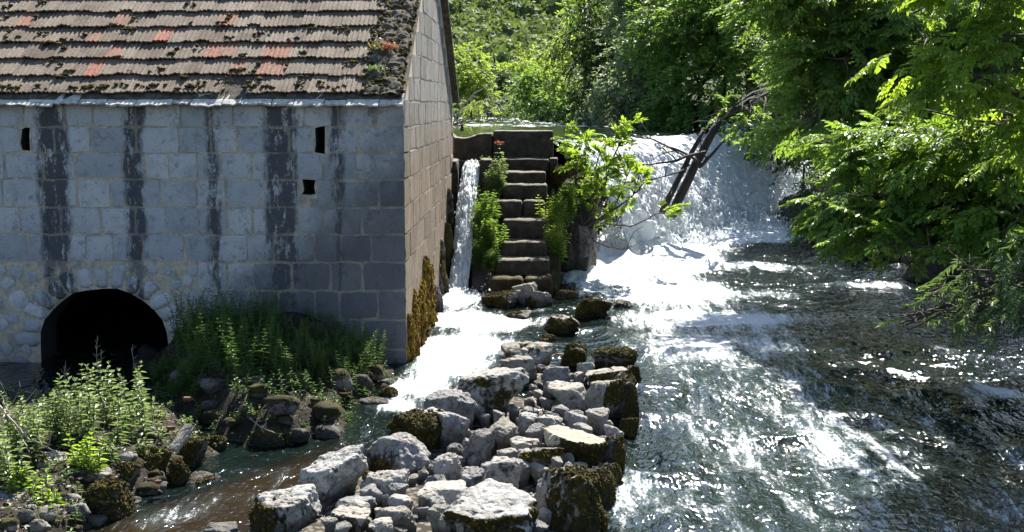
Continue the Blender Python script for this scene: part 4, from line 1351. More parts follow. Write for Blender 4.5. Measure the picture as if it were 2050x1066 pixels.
    rock(K, 'pinkish stone with dark veins in the middle of the causeway', 1003, 864, 74, 50, 'rock_pink', .05, MF, .14)
    rock(K, 'small squared stone with a mossy foot in front of the upright stone', 947, 965, 56, 54, 'rock_grey', .3, (0, -1, -.8), .12, ang=6)
    rock(K, 'wedge shaped tan stone with a shaded left face', 1003, 952, 84, 72, 'rock', .15, (-.7, -.7, 0), .12, ang=6)
    rock(K, 'violet grey boulder with moss against the yellow topped slab', 1080, 918, 96, 56, 'rock_grey', .5, (.6, -.8, .2), .14)
    rock(K, 'flat stone lying behind the violet grey boulder', 1052, 893, 68, 36, 'rock', .05, MF, .16, flat=.6)
    rock(K, 'long flat yellow topped slab with a mossy front', 1152, 900, 140, 100, 'rock_yellow', .75, (.8, -1, -.5), .05, flat=1.0, sub=5, yaw=.12)
    rock(K, 'moss covered outer block beside the yellow topped slab', 1230, 925, 50, 110, 'rock_dark', 1.1, MR, -.1)
    rock(K, 'big brown mossed block at the bottom right of the causeway', 1130, 1010, 152, 150, 'rock_pink', .9, (1, -.6, .1), .0, sub=5)
    rock(K, 'dark mossed block low at the water edge below the yellow topped slab', 1205, 1000, 60, 130, 'rock_dark', 1.05, MR, -.2)
    for x, y, w, h, lab in [(1268, 765, 40, 70, 'dark mossy block at the water beside the moss edged slab'), (1258, 870, 44, 70, 'dark mossy block at the water below the tall moss curtained block'), (1222, 965, 56, 80, 'dark mossy block at the water between the outer block and the bottom'), (1190, 1050, 60, 80, 'dark mossy block at the water in the bottom of the picture')]:
        rock(K, lab, x, y, w, h, 'rock_dark', 1.05, MR, -.15)
    rock(K, 'large white boulder with a green moss hem at the bottom of the picture', 978, 1036, 210, 124, 'rock_white', .55, (.3, -1, -.5), .06, sub=5, flat=.5)
    rock(K, 'low flat stone behind the large white boulder', 884, 990, 112, 50, 'rock', .12, MF, .12, flat=.7)
    rock(K, 'angular brown stone at the left end of the large white boulder', 878, 1038, 52, 56, 'rock_pink', .0, MF, .08, ang=6)
    rock(K, 'pale wedge stone at the bottom below the low flat stone', 795, 1040, 90, 62, 'rock_pink', .05, MF, .06, ang=6)
    rock(K, 'lichen spotted stone at the bottom right of the big white boulder', 702, 1044, 96, 56, 'rock', .25, MF, .04)
    rock(K, 'grey stone in the gap under the big white boulder', 712, 1010, 92, 44, 'rock_grey', .15, MF, .05)
    rock(K, 'low pale stone at the stream edge in the bottom of the picture', 446, 1062, 92, 40, 'rock_white', .3, ML, -.06)
    rock(K, 'pointed pale stone near the tall moss curtained block', 1197, 836, 54, 40, 'rock_pink', .05, MF, .16, ang=6)
    rock(K, 'grey angular stone left of the pointed pale stone', 1152, 842, 54, 38, 'rock_grey', .05, MF, .16, ang=6)
    rock(K, 'rounded cream stone behind the pinkish veined stone', 1100, 846, 56, 28, 'rock', .0, MF, .16)
    rock(K, 'smooth white stone at the right foot of the biggest flat boulder', 1054, 842, 46, 32, 'rock_white', .0, MF, .16)
    rock(K, 'round grey cobble under the front of the biggest flat boulder', 998, 832, 26, 24, 'rock_grey', .1, MF, .18, sub=3)
    rock(K, 'small dark mossy stone on the left shore of the white stream', 778, 789, 42, 26, 'rock_grey', .5, MT, -.02)
    # small stones that fill the causeway
    rng = np.random.default_rng(21)
    LAND = [(1058, 706, 'long flat cracked slab'), (1114, 752, 'angular grey stone near the upstream end'), (1140, 795, 'broad pale boulder with moss flecks'), (1208, 795, 'flat rock with brown stains'),
            (982, 786, 'biggest flat topped boulder'), (902, 816, 'grey lichen boulder'), (836, 862, 'moss fronted boulder'), (796, 918, 'spotted boulder at the stream edge'), (668, 955, 'big white boulder above the stream'),
            (772, 976, 'pale slab beside the spotted boulder'), (897, 943, 'steep triangular stone'), (961, 897, 'grey blotched upright stone'), (1003, 864, 'pinkish veined stone'), (1003, 952, 'wedge shaped tan stone'),
            (1080, 918, 'violet grey boulder'), (1152, 900, 'yellow topped slab'), (1130, 1010, 'big brown mossed block'), (978, 1036, 'large white boulder with the moss hem'), (884, 990, 'low flat stone'),
            (795, 1040, 'pale wedge stone at the bottom'), (702, 1044, 'lichen spotted stone at the bottom'), (1197, 836, 'pointed pale stone'), (1100, 846, 'rounded cream stone')]
    poly = [(1000, 715), (1180, 735), (1235, 790), (1230, 870), (1160, 960), (1080, 1060), (640, 1066), (700, 1000), (800, 960), (880, 900), (930, 845), (1010, 800)]
    PX = np.array(poly)
    n = 0; placed = []
    while n < 140:
        x, y = rng.uniform(640, 1240), rng.uniform(715, 1064)
        if poly_sd(poly, np.array([x]), np.array([y]))[0] < 0: continue
        w = rng.uniform(13, 50) * (.75 + .5 * (y - 700) / 360)
        if any(math.hypot(x - a, (y - b) * 1.5) < (w + c) * .36 for a, b, c in placed): continue
        placed.append((x, y, w)); n += 1
        km = str(rng.choice(['rock', 'rock_pink', 'rock_grey', 'rock', 'rock_grey']))
        lx, ly, ln = min(LAND, key=lambda q: math.hypot(q[0] - x, (q[1] - y) * 1.4))
        dx, dy = x - lx, (y - ly) * 1.4
        sd = ('right of' if dx > 0 else 'left of') if abs(dx) > abs(dy) else ('in front of' if dy > 0 else 'just behind')
        lab = '%s %s stone %s the %s' % ('tiny' if w < 24 else 'small' if w < 40 else 'fist shaped', {'rock': 'cream', 'rock_pink': 'tan', 'rock_grey': 'grey'}[km], sd, ln)
        rock('cobble', lab, x, y, w, w * rng.uniform(.55, .8), km, 0, g=.10 + rng.uniform(-.03, .06), group='small stones filling the causeway', sub=3, ang=5, cat='stone', tilt=.6)
    # left shore
    rock(K, 'round brown mossed boulder with pale bald spots on the left shore', 216, 1004, 112, 92, 'rock_pink', .95, (0, -.3, 1), -.05, sub=5, flat=0)
    rock(K, 'mossy stone with a pale bald top above the round brown boulder', 250, 950, 72, 52, 'rock_pink', .9, (0, -.4, .8), .05)
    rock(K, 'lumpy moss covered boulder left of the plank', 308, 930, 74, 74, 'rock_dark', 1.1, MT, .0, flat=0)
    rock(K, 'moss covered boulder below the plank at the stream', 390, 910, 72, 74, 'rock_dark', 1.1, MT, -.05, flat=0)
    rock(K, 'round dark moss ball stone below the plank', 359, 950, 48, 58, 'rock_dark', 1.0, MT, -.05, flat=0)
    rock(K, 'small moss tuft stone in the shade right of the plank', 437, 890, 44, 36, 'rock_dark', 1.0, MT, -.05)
    rock(K, 'small wet brown stone between the mossy boulders', 320, 962, 34, 42, 'rock_pink', .3, MT, -.05, sub=3)
    rock(K, 'flat wet brown stone in the stream left of the rapids', 405, 968, 80, 40, 'rock_pink', .4, MT, -.12, flat=.6)
    rock(K, 'pale boulder behind the small weeds on the left shore', 108, 938, 88, 66, 'rock', .35, (-.5, -.3, .8), .08)
    rock(K, 'pale rock in the bottom left corner', 22, 1010, 90, 60, 'rock_grey', .25, MT, .05)
    rock(K, 'brown mossy ground rock at the bottom left below the weeds', 110, 1035, 110, 46, 'rock_dark', .6, MT, .0, flat=.6)
    # stones of the shaded bank before the mill
    for i in range(44):
        x = rng.uniform(330, 800); y = rng.uniform(735, 890)
        p = ground_hit(x, y)
        d = poly_sd(POLY_BANK, np.array([p.x]), np.array([p.y]))[0]
        if d < -.12: continue
        s = rng.uniform(.06, .20) if d > .1 else rng.uniform(.1, .24)
        V, F = rock_verts(s, s * .8, s * rng.uniform(.5, .75), 1200 + i, 2, .3)
        ms = rng.choice([.5, .8, 1.1])
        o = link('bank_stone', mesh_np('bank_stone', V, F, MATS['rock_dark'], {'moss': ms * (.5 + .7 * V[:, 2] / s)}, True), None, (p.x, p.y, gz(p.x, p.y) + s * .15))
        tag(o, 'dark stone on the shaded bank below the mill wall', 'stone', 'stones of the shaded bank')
    for i in range(60):
        x = rng.uniform(-20, 400); y = rng.uniform(850, 1066); p = ground_hit(x, y)
        dd = poly_sd(POLY_WEED, np.array([p.x]), np.array([p.y]))[0]
        if dd < -.15: continue
        s = rng.uniform(.03, .11)
        V, F = rock_verts(s, s * .8, s * rng.uniform(.5, .75), 1500 + i, 2, .3, 6)
        ms = rng.choice([0, 0, .5, .9])
        o = link('shore_stone', mesh_np('shore_stone', V, F, MATS[rng.choice(['rock_dark', 'rock_grey', 'rock_pink'])], {'moss': ms * (.5 + .7 * V[:, 2] / s)}, True), None, (p.x, p.y, gz(p.x, p.y) + s * .2))
        tag(o, 'small stone half buried among the weeds of the left shore', 'stone', 'small stones of the left shore')
    # right bank stones, dark under the trees
    for i in range(16):
        Yb = rng.uniform(22, 36); X = bank_r(np.array([Yb]))[0] + rng.uniform(-.7, .1)
        V, F = rock_verts(rng.uniform(.3, .8), rng.uniform(.3, .7), rng.uniform(.3, .7), 900 + i, 2)
        o = link('bank_stone', mesh_np('bank_stone', V, F, MATS['rock_dark'], {'moss': np.full(len(V), .3)}, True), None, (X, Yb, float(zw(np.array([X]), np.array([Yb]))[0]) + .1))
        tag(o, 'dark wet stone at the foot of the right bank under the trees', 'stone', 'stones under the right bank')


def build_wood():
    # weathered plank on the left shore
    a = np.array(at(345, 902, z=.33)); b = np.array(at(381, 852, z=.52))
    L = np.linalg.norm(b - a); ax = (b - a) / L
    sd = np.cross(ax, (0, 0, 1)); sd /= np.linalg.norm(sd); up = np.cross(sd, ax)
    n = 12; rng = np.random.default_rng(4)
    V = []
    for i in range(n):
        t = i / (n - 1)
        for s, h in ((-1, 0), (-.5, .022), (.1, .030), (.6, .024), (1, 0), (.8, -.02), (-.8, -.02)):
            V.append(((t - .5) * L * ax + sd * s * .075 * (1 + rng.uniform(-.06, .06)) + up * (h + rng.uniform(-.003, .003))))
    k = 7
    F = [(i * k + j, i * k + (j + 1) % k, (i + 1) * k + (j + 1) % k, (i + 1) * k + j) for i in range(n - 1) for j in range(k)]
    F = to_tri(np.array(F))
    cap = [(0, i + 1, i) for i in range(1, k - 1)] + [((n - 1) * k, (n - 1) * k + i, (n - 1) * k + i + 1) for i in range(1, k - 1)]
    o = link('plank', mesh_np('plank', np.array(V), np.concatenate([F, np.array(cap)]), MATS['wood']), None, (a + b) / 2)
    tag(o, 'short weathered grey plank leaning on mossy stones', 'plank')
    # broken bricks near the plank
    for i, (x, y, s) in enumerate([(376, 800, 1.0), (342, 858, .8), (318, 966, .7)]):
        p = at(x, y, z=.32 if i < 2 else .1)
        V, F = rock_verts(.055 * s, .04 * s, .03 * s, 300 + i, 2, 1)
        o = link('brick_fragment', mesh_np('brick_fragment', V, F, MATS['brick'], {'moss': np.zeros(len(V))}), None, p)
        tag(o, ['red brick fragment on the shaded bank behind the plank', 'red brick fragment next to the upper end of the plank', 'red brick fragment among mossy stones at the stream'][i], 'brick')
    # dead tree trunks leaning in the fall
    def log(label, p0, p1, r0, r1, twigs, seed):
        r = random.Random(seed); mb = MB()
        pts = curve(p0, p1, .03, 9, r); mb.tube(pts, np.linspace(r0, r1, 9), 10)
        t = thing('dead_tree', label, 'log', tuple(p0))
        mb.build('trunk', MATS['bark_dark'], t, True)
        for q0, q1, w, n in twigs:
            b = MB(); q0 = np.array(q0); q1 = np.array(q1)
            c = curve(q0, q1, .14, 8, r); b.tube(c, np.linspace(w, w * .3, 8), 5)
            for _ in range(n):
                s = c[r.randint(2, 7)]; d = (q1 - q0) * r.uniform(.25, .55) + np.array([r.uniform(-.5, .5), r.uniform(-.4, .4), r.uniform(-.4, .5)])
                c2 = curve(s, s + d, .2, 6, r); b.tube(c2, np.linspace(w * .45, w * .12, 6), 4)
                for _ in range(2):
                    s2 = c2[r.randint(2, 5)]; d2 = d * .4 + np.array([r.uniform(-.3, .3), r.uniform(-.2, .2), r.uniform(-.3, .3)])
                    b.tube(curve(s2, s2 + d2, .2, 5, r), np.linspace(w * .22, w * .08, 5), 3)
            b.build('branch', MATS['bark_dark'], t)
    Yl = 28.7
    A = lambda x, y, Y=Yl: np.array(at(x, y, Y=Y))
    log('thick black trunk leaning in the white fall', A(1345, 432), A(1442, 240, 29.6), .12, .09,
        [(A(1398, 335), A(1452, 278), .055, 2), (A(1412, 305), A(1290, 330, 28.2), .045, 5), (A(1400, 325), A(1270, 275, 28.3), .035, 4)], 3)
    log('thinner split trunk leaning beside the thick black trunk', A(1325, 426, 28.5), A(1408, 262, 29.3), .08, .05,
        [(A(1380, 330, 28.9), A(1300, 360, 28.2), .035, 4)], 5)
    # dry sticks on the left shore
    def stick(label, pts, r, seed, side=3):
        rr = random.Random(seed); mb = MB()
        P = np.array([at(x, y, z=z) for x, y, z in pts])
        t = np.linspace(0, len(P) - 1, 5 * len(P)); Q = np.stack([np.interp(t, range(len(P)), P[:, k]) for k in range(3)], 1)
        Q[1:-1] += np.array([[rr.uniform(-1, 1) for _ in range(3)] for _ in range(len(Q) - 2)]) * .008
        mb.tube(Q, np.linspace(r, r * .4, len(Q)), 5)
        for _ in range(side):
            s = Q[rr.randint(3, len(Q) - 3)]; d = np.array([rr.uniform(-.25, .25), rr.uniform(-.1, .1), rr.uniform(.02, .3)])
            mb.tube(curve(s, s + d, .2, 5, rr), np.linspace(r * .6, r * .2, 5), 4)
        o = mb.build('dry_stick', MATS['bark_pale'], None, loc=tuple(P[0]))
        tag(o, label, 'stick')
    stick('long pale dry branch arching down from the left edge', [(-20, 790, .75), (30, 850, .62), (60, 880, .5), (110, 905, .4), (150, 909, .3)], .012, 1, 6)
    stick('pale forked twig rising at the left edge of the picture', [(35, 860, .5), (18, 830, .65), (0, 790, .8)], .010, 2, 5)
    stick('thin dry stem bending down to the pale boulder on the left', [(40, 868, .5), (58, 905, .4), (66, 945, .15)], .008, 3, 0)
    stick('bent pale stick at the water edge below the weeds', [(60, 1066, .05), (100, 1055, .05), (130, 1010, .15), (155, 985, .22)], .009, 4, 0)
    stick('second pale stick crossing at the water edge below the weeds', [(92, 1055, .06), (130, 1030, .12), (160, 996, .2)], .008, 5, 0)
    stick('pale reed splinter lying beside the plank', [(352, 900, .36), (372, 875, .45), (389, 855, .52)], .007, 6, 0)
    stick('thin twig hanging from the shaded bank towards the stream', [(500, 838, .3), (540, 865, .15), (580, 872, .03), (630, 868, .02)], .007, 7, 1)
    stick('curved dry root among the causeway stones behind the pinkish stone', [(1066, 795, .3), (1076, 815, .3), (1090, 822, .3), (1110, 832, .3)], .010, 8, 1)
    stick('short twig between the two white boulders', [(635, 1030, .2), (660, 1037, .2)], .006, 9, 0)
    # dead branches at the upstream shore behind the mill
    A2 = lambda x, y, Y=30.0: at(x, y, Y=Y)
    for lab, x0, y0, tips, sd in [('bare grey brush sticking out behind the rear corner of the mill', 905, 250, [(1000, 160), (985, 222), (960, 235), (1010, 248)], 1), ]:
        rr = random.Random(sd); t = thing('dead_brush', lab, 'branches', tuple(A2(x0, y0)))
        for tx, ty in tips:
            mb = MB(); p0 = np.array(A2(x0, y0)); p1 = np.array(A2(tx, ty))
            c = curve(p0, p1, .12, 8, rr); mb.tube(c, np.linspace(.022, .006, 8), 5)
            for _ in range(6):
                s = c[rr.randint(2, 7)]; d = np.array([rr.uniform(-.3, .4), rr.uniform(-.3, .3), rr.uniform(-.35, .45)])
                mb.tube(curve(s, s + d, .25, 5, rr), np.linspace(.008, .003, 5), 3)
            mb.build('branch', MATS['bark_pale'], t)


# ------------------------------------------------------------------ vegetation
def leaf_tpl(p, d, up, L, Wd, fold=.25, seg=1, droop=.0):
    """one folded leaf: verts and faces"""
    d = d / (np.linalg.norm(d) + 1e-9); s = np.cross(d, up); s /= np.linalg.norm(s) + 1e-9; n = np.cross(s, d)
    if seg == 1:
        V = [p, p + d * L * .45 + s * Wd - n * fold * Wd * -1, p + d * L - n * droop * L, p + d * L * .45 - s * Wd + n * fold * Wd]
        return np.array(V), [(0, 1, 2), (0, 2, 3)]
    m = p + d * L * .45
    V = [p, p + d * L * .28 + s * Wd * .9 + n * fold * Wd, p + d * L * .66 + s * Wd * .75 + n * (fold * Wd - droop * L * .4), p + d * L - n * droop * L,
         p + d * L * .66 - s * Wd * .75 + n * (fold * Wd - droop * L * .4), p + d * L * .28 - s * Wd * .9 + n * fold * Wd]
    return np.array(V), [(0, 1, 2), (0, 2, 3), (0, 3, 4), (0, 4, 5)]


def spray_tpl(kind, seed):
    """twig with leaves, about one unit long, along +x, upper side +z"""
    r = np.random.default_rng(seed); mb = MB()
    ez = np.array([0, 0, 1.0])
    def bendz(x): return np.array([x, .06 * math.sin(3 * x + seed), -.22 * x * x])
    if kind in ('ash', 'ash2'):
        seg = 2 if kind == 'ash' else 1
        for i in range(6):
            x = .12 + .16 * i; b = bendz(x)
            for sgn in (-1, 1) if i < 5 else (0,):
                yaw = sgn * r.uniform(.6, 1.15) + r.normal(0, .12)
                L = r.uniform(.34, .50) * (1 - .08 * i)
                dz = r.uniform(-.15, .25)
                dr = np.array([math.cos(yaw), math.sin(yaw), dz]); dr /= np.linalg.norm(dr)
                tone = r.uniform(.0, 1)
                nl = 3
                for j in range(nl + 1):
                    t = .30 + .7 * j / nl
                    q = b + dr * L * t - ez * .25 * L * t * t
                    for sg in ((-1, 1) if j < nl else (0,)):
                        ya = yaw + sg * r.uniform(.75, 1.05)
                        dd = np.array([math.cos(ya), math.sin(ya), dz - .35 * t - r.uniform(0, .35)])
                        u = ez + r.normal(0, .28, 3)
                        V, F = leaf_tpl(q, dd, u, L * r.uniform(.42, .58), L * r.uniform(.125, .165), .3, seg, .12)
                        mb.add(V, F, np.clip(tone * .6 + r.uniform(0, .4), 0, 1))
    elif kind == 'simple':
        for i in range(16):
            x = r.uniform(.05, 1.0); b = bendz(x) + r.normal(0, .05, 3)
            yaw = r.choice([-1, 1]) * r.uniform(.3, 1.3)
            dd = np.array([math.cos(yaw), math.sin(yaw), r.uniform(-.7, .35)])
            V, F = leaf_tpl(b, dd, ez + r.normal(0, .5, 3), r.uniform(.22, .36), r.uniform(.055, .09), .3, 1)
            mb.add(V, F, r.random())
    elif kind == 'willow':
        for i in range(22):
            x = .04 + i * .045; b = bendz(x)
            yaw = (1 if i % 2 else -1) * r.uniform(.35, .9)
            dd = np.array([math.cos(yaw), math.sin(yaw), r.uniform(-.7, .25)])
            V, F = leaf_tpl(b, dd, ez + r.normal(0, .5, 3), r.uniform(.24, .34), r.uniform(.022, .032), .3, 2, .15)
            mb.add(V, F, r.random())
    elif kind == 'fig':
        for i in range(7):
            x = .45 + .09 * i; b = bendz(x)
            yaw = r.uniform(-1.6, 1.6); L = r.uniform(.30, .46)
            tone = r.random()
            st = b + np.array([math.cos(yaw), math.sin(yaw), .25]) * .16
            u = ez + r.normal(0, .45, 3)
            for k, (a, l) in enumerate([(-1.15, .55), (-.6, .85), (0, 1.0), (.6, .85), (1.15, .55)]):
                dd = np.array([math.cos(yaw + a), math.sin(yaw + a), r.uniform(-.35, .1)])
                V, F = leaf_tpl(st, dd, u, L * l, L * .17, .2, 2, .1)
                mb.add(V, F, np.clip(tone + r.normal(0, .12), 0, 1))
    if kind != 'simple':
        mb.tube([bendz(x) for x in np.linspace(0, .95, 4)], [.010, .008, .006, .004], 3, .2, 1)
    return np.concatenate(mb.V), np.concatenate(mb.F), np.concatenate(mb.A), np.concatenate(mb.M)


TPL = {}
def tpls(kind):
    if kind not in TPL: TPL[kind] = [spray_tpl(kind, 10 + i) for i in range(4)]
    return TPL[kind]


def scatter(kind, pos, dirs, ups, scale, rng, tone=None):
    """many sprays as one vertex / triangle set"""
    n = len(pos)
    d = dirs / (np.linalg.norm(dirs, axis=1, keepdims=True) + 1e-9)
    s = np.cross(ups, d); s /= np.linalg.norm(s, axis=1, keepdims=True) + 1e-9
    u = np.cross(d, s)
    B = np.stack([d, s, u], 1)                     # rows: local axes in the world
    which = rng.integers(0, 4, n)
    Vs, Fs, As, Ms = [], [], [], []; k0 = 0
    tone = rng.normal(0, .16, n) if tone is None else tone
    for k, (V, F, A, M_) in enumerate(tpls(kind)):
        ix = np.where(which == k)[0]
        if not len(ix): continue
        VV = np.einsum('vk,nkj->nvj', V, B[ix]) * scale[ix][:, None, None] + pos[ix][:, None, :]
        FF = F[None] + (np.arange(len(ix)) * len(V))[:, None, None] + k0
        AA = np.clip(A[None] + tone[ix][:, None], 0, 1)
        Vs.append(VV.reshape(-1, 3)); Fs.append(FF.reshape(-1, 3)); As.append(AA.ravel()); Ms.append(np.tile(M_, len(ix)))
        k0 += len(ix) * len(V)
    return np.concatenate(Vs), np.concatenate(Fs), np.concatenate(As), np.concatenate(Ms)


def crown_points(blobs, n_per_m3, rng, gap=.42, fr=1.1, shell=.5):
    """points in ellipsoids with gaps between the clumps"""
    P, O = [], []
    for c, r, dens in blobs:
        c = np.array(c); r = np.array(r)
        n = int(n_per_m3 * dens * 4.19 * np.prod(r)) + 1
        v = rng.normal(0, 1, (n, 3)); v /= np.linalg.norm(v, axis=1, keepdims=True)
        rad = rng.random(n) ** shell
        rr = .82 + .5 * (fbm(v * 2.1 + c, 3) - .4)
        p = c + v * (rad * rr)[:, None] * r
        k = vnoise(p * fr + 40) > gap * (.6 + .55 * vnoise(p * fr * .4))
        P.append(p[k]); O.append(((p - c) / r)[k])
    return np.concatenate(P), np.concatenate(O)


def tree(name, label, base, blobs, kind, leaf, dens, size, seed, bark='bark', trunk_r=.16, gap=.42, fr=1.1, group=None, flatness=1.0, cat='tree', trunk_top=None, limbs=10, shell=.45, lean=(0, 0, 0), droop=.2):
    rng = np.random.default_rng(seed); r = random.Random(seed)
    t = thing(name, label, cat, tuple(base), group)
    P, O = crown_points(blobs, dens, rng, gap, fr, shell)
    d = O * np.array([1, 1, .35]) + rng.normal(0, .35, O.shape) + np.array(lean); d[:, 2] -= droop
    up = np.array([0, 0, flatness]) + O * .35 + rng.normal(0, .35, O.shape)
    V, F, A, M_ = scatter(kind, P, d, up, size * rng.uniform(.7, 1.25, len(P)), rng)
    mk('crown', V, F, [MATS[leaf], MATS[bark]], t, {'var': A}, False, mi=M_)
    # trunk and limbs
    mb = MB()
    b = np.array(base, float)
    big = max(blobs, key=lambda q: np.prod(q[1]))
    top = np.array(trunk_top if trunk_top is not None else big[0], float)
    pts = curve(b, top, .08, 8, r); mb.tube(pts, np.linspace(trunk_r, trunk_r * .4, 8), 9)
    for c, rad, _ in blobs:
        c = np.array(c); rad = np.array(rad)
        s = pts[r.randint(3, 6)]
        lc = curve(s, c, .1, 7, r); mb.tube(lc, np.linspace(trunk_r * .45, trunk_r * .16, 7), 6)
        for _ in range(limbs):
            v = rng.normal(0, 1, 3); v /= np.linalg.norm(v)
            e = c + v * rad * rng.uniform(.6, .95)
            s2 = lc[r.randint(3, 6)]
            l2 = curve(s2, e, .1, 6, r, .05); mb.tube(l2, np.linspace(trunk_r * .16, .008, 6), 4)
            for _ in range(3):
                s3 = l2[r.randint(2, 5)]; e3 = s3 + rng.normal(0, .28, 3) * rad
                mb.tube(curve(s3, e3, .12, 4, r), np.linspace(trunk_r * .06 + .003, .004, 4), 3)
    mb.build('trunk', MATS[bark], t, True)
    return t


def B(px, py, Y, w, h, deep=1.0, dens=1.0):
    """crown blob seen at (px,py), w x h pixels wide, at depth Y"""
    c = at(px, py, Y=Y)
    return (tuple(c), (w / 2 * Y / FPX, w / 2 * Y / FPX * deep, h / 2 * Y / FPX), dens)


def build_trees():
    def base(X, Y): return (X, Y, max(gz(X, Y), 0) - .15)
    # near overhanging trees of the right bank
    tree('ash_tree', 'near ash tree with bright leaf layers hanging low over the dark water', base(9.6, 18.5),
         [B(1755, 410, 17.0, 280, 110, 1.3), B(1870, 300, 16.8, 330, 150, 1.3), B(1960, 430, 16.0, 300, 150, 1.2), B(1735, 285, 18.2, 220, 110, 1.2), B(2000, 250, 16.5, 260, 160, 1.2), B(1800, 480, 16.0, 230, 80, 1.0), B(2130, 380, 16.5, 320, 330, 1.3)],
         'ash', 'ash', 42, .50, 1, trunk_r=.2, gap=.40, fr=1.5, trunk_top=(8.6, 17.6, 3.6), flatness=1.7, lean=(-.55, -.25, 0))
    tree('ash_tree', 'yellow green young ash in the upper right corner', base(9.4, 15.6),
         [B(1900, 130, 14.6, 330, 190, 1.2), B(2030, 40, 14.2, 260, 220, 1.2), B(2080, 230, 14.4, 240, 200, 1.2), B(1990, -120, 14.5, 420, 240, 1.2)],
         'ash', 'ash_y', 38, .46, 2, trunk_r=.15, gap=.44, fr=1.5, trunk_top=(7.6, 15.0, 5.0), flatness=1.4, lean=(-.5, -.2, 0), bark='bark')
    tree('ash_tree', 'taller grey green ash standing behind the near ash trees', base(9.2, 25.5),
         [B(1680, 120, 23.5, 260, 190, 1.2), B(1800, 40, 24, 330, 260, 1.2), B(1640, 240, 23.0, 150, 120, 1.1), B(1950, 80, 24.5, 330, 360, 1.2), B(1620, -60, 24, 300, 240, 1.2), B(1790, 250, 24, 260, 240, 1.1)],
         'ash2', 'mid', 22, .62, 3, trunk_r=.22, gap=.42, fr=1.1, trunk_top=(8.0, 24.5, 5.0), flatness=1.3, lean=(-.45, -.2, 0))
    tree('willow', 'narrow leaved willow drooping at the right edge over black water', base(9.2, 13.6),
         [B(1960, 560, 13.4, 210, 130, 1.1), B(1880, 605, 13.3, 120, 70, 1.0, .8), B(2010, 640, 13.0, 130, 90, 1.0), B(1830, 640, 13.6, 80, 40, 1.0, .9), B(2090, 540, 13.6, 200, 260, 1.2)],
         'willow', 'willow', 60, .40, 4, trunk_r=.09, gap=.42, fr=2.2, trunk_top=(7.6, 13.6, 2.2), flatness=.9, lean=(-.6, -.2, -.25), droop=.35)
    # trees that overhang the fall
    tree('river_tree', 'dark leaved tree leaning over the right end of the fall', base(8.2, 33.8),
         [B(1610, 150, 33, 200, 230, 1.1, .8), B(1530, 245, 33.6, 170, 80, 1.1, .5), B(1590, 290, 32.5, 140, 120, 1), B(1700, 60, 33, 240, 260, 1.1), B(1560, 50, 35.5, 220, 180, 1.1, .5), B(1465, 222, 28.8, 200, 76, .8, .8), B(1550, 262, 31.2, 150, 90, 1.0, .7)],
         'simple', 'mid', 34, .50, 5, trunk_r=.22, gap=.42, fr=.9, trunk_top=(7.4, 33.4, 5.5), flatness=1.1, lean=(-.4, -.2, 0), bark='bark_dark')
    tree('river_tree', 'wide dark crown filling the shade above the dead trunks', base(6.6, 39.2),
         [B(1400, 170, 38, 220, 170, 1), B(1450, 230, 37.6, 260, 90, 1), B(1370, 60, 39, 240, 220, 1), B(1330, 215, 38.5, 150, 90, 1), B(1480, 20, 39, 260, 300, 1)],
         'simple', 'mid', 26, .55, 6, trunk_r=.24, gap=.40, fr=.8, trunk_top=(5.9, 38.8, 6), bark='bark_dark', lean=(-.3, -.2, 0))
    tree('silver_tree', 'silvery green tree on the upstream bank left of the dark crown', base(4.6, 43),
         [B(1285, 90, 42.5, 170, 200, 1), B(1260, 190, 42, 150, 120, 1), B(1320, -40, 43, 210, 200, 1), B(1300, 230, 41.5, 120, 60, 1)],
         'simple', 'silver', 40, .55, 7, trunk_r=.2, gap=.38, fr=.8, trunk_top=(4.2, 42.6, 7))
    tree('ivy_tree', 'tall slim dark tree wrapped in ivy on the upstream bank', base(2.6, 47),
         [B(1195, 60, 46.5, 110, 210, 1), B(1215, 190, 46, 70, 130, 1), B(1180, 170, 47.5, 90, 140, 1)],
         'simple', 'deep', 44, .5, 8, trunk_r=.16, gap=.34, fr=.9, bark='bark_dark')
    tree('poplar', 'tall yellow green tree rising left of the ivy tree', base(1.9, 55),
         [B(1112, 110, 54, 54, 90, 1), B(1140, 70, 55, 50, 110, 1), B(1175, 10, 52, 80, 120, 1), B(1130, 165, 54, 80, 90, 1)],
         'simple', 'bright', 40, .55, 9, trunk_r=.15, gap=.38, fr=.8)
    tree('bank_tree', 'round bright green tree overhanging the upstream bend', base(1.6, 60),
         [B(1075, 175, 58, 100, 110, 1), B(1110, 205, 56, 90, 80, 1), B(1050, 210, 61, 70, 60, 1), B(1140, 215, 52, 80, 70, 1)],
         'simple', 'mid', 36, .6, 10, trunk_r=.16, gap=.30, fr=.7)
    tree('bank_tree', 'dark tree with a bent trunk at the far river bend', base(-1.2, 72),
         [B(1008, 155, 71, 66, 56, 1), B(1000, 185, 71, 60, 50, 1)], 'simple', 'deep', 30, .65, 11, trunk_r=.14, gap=.38, fr=.7)
    tree('bank_tree', 'broad light green tree right above the far river bend', base(1.5, 80),
         [B(1060, 140, 79, 90, 60, 1), B(1030, 150, 80, 80, 50, 1), B(1100, 150, 77, 80, 60, 1)], 'simple', 'bright', 22, .75, 12, trunk_r=.16, gap=.28, fr=.6)
    tree('bank_tree', 'light green tree just right of the mill gable', base(-4.6, 66),
         [B(935, 150, 64, 90, 100, 1), B(920, 105, 65, 60, 50, 1), B(960, 185, 64, 80, 60, 1)], 'simple', 'bright', 26, .65, 13, trunk_r=.15, gap=.30, fr=.7)
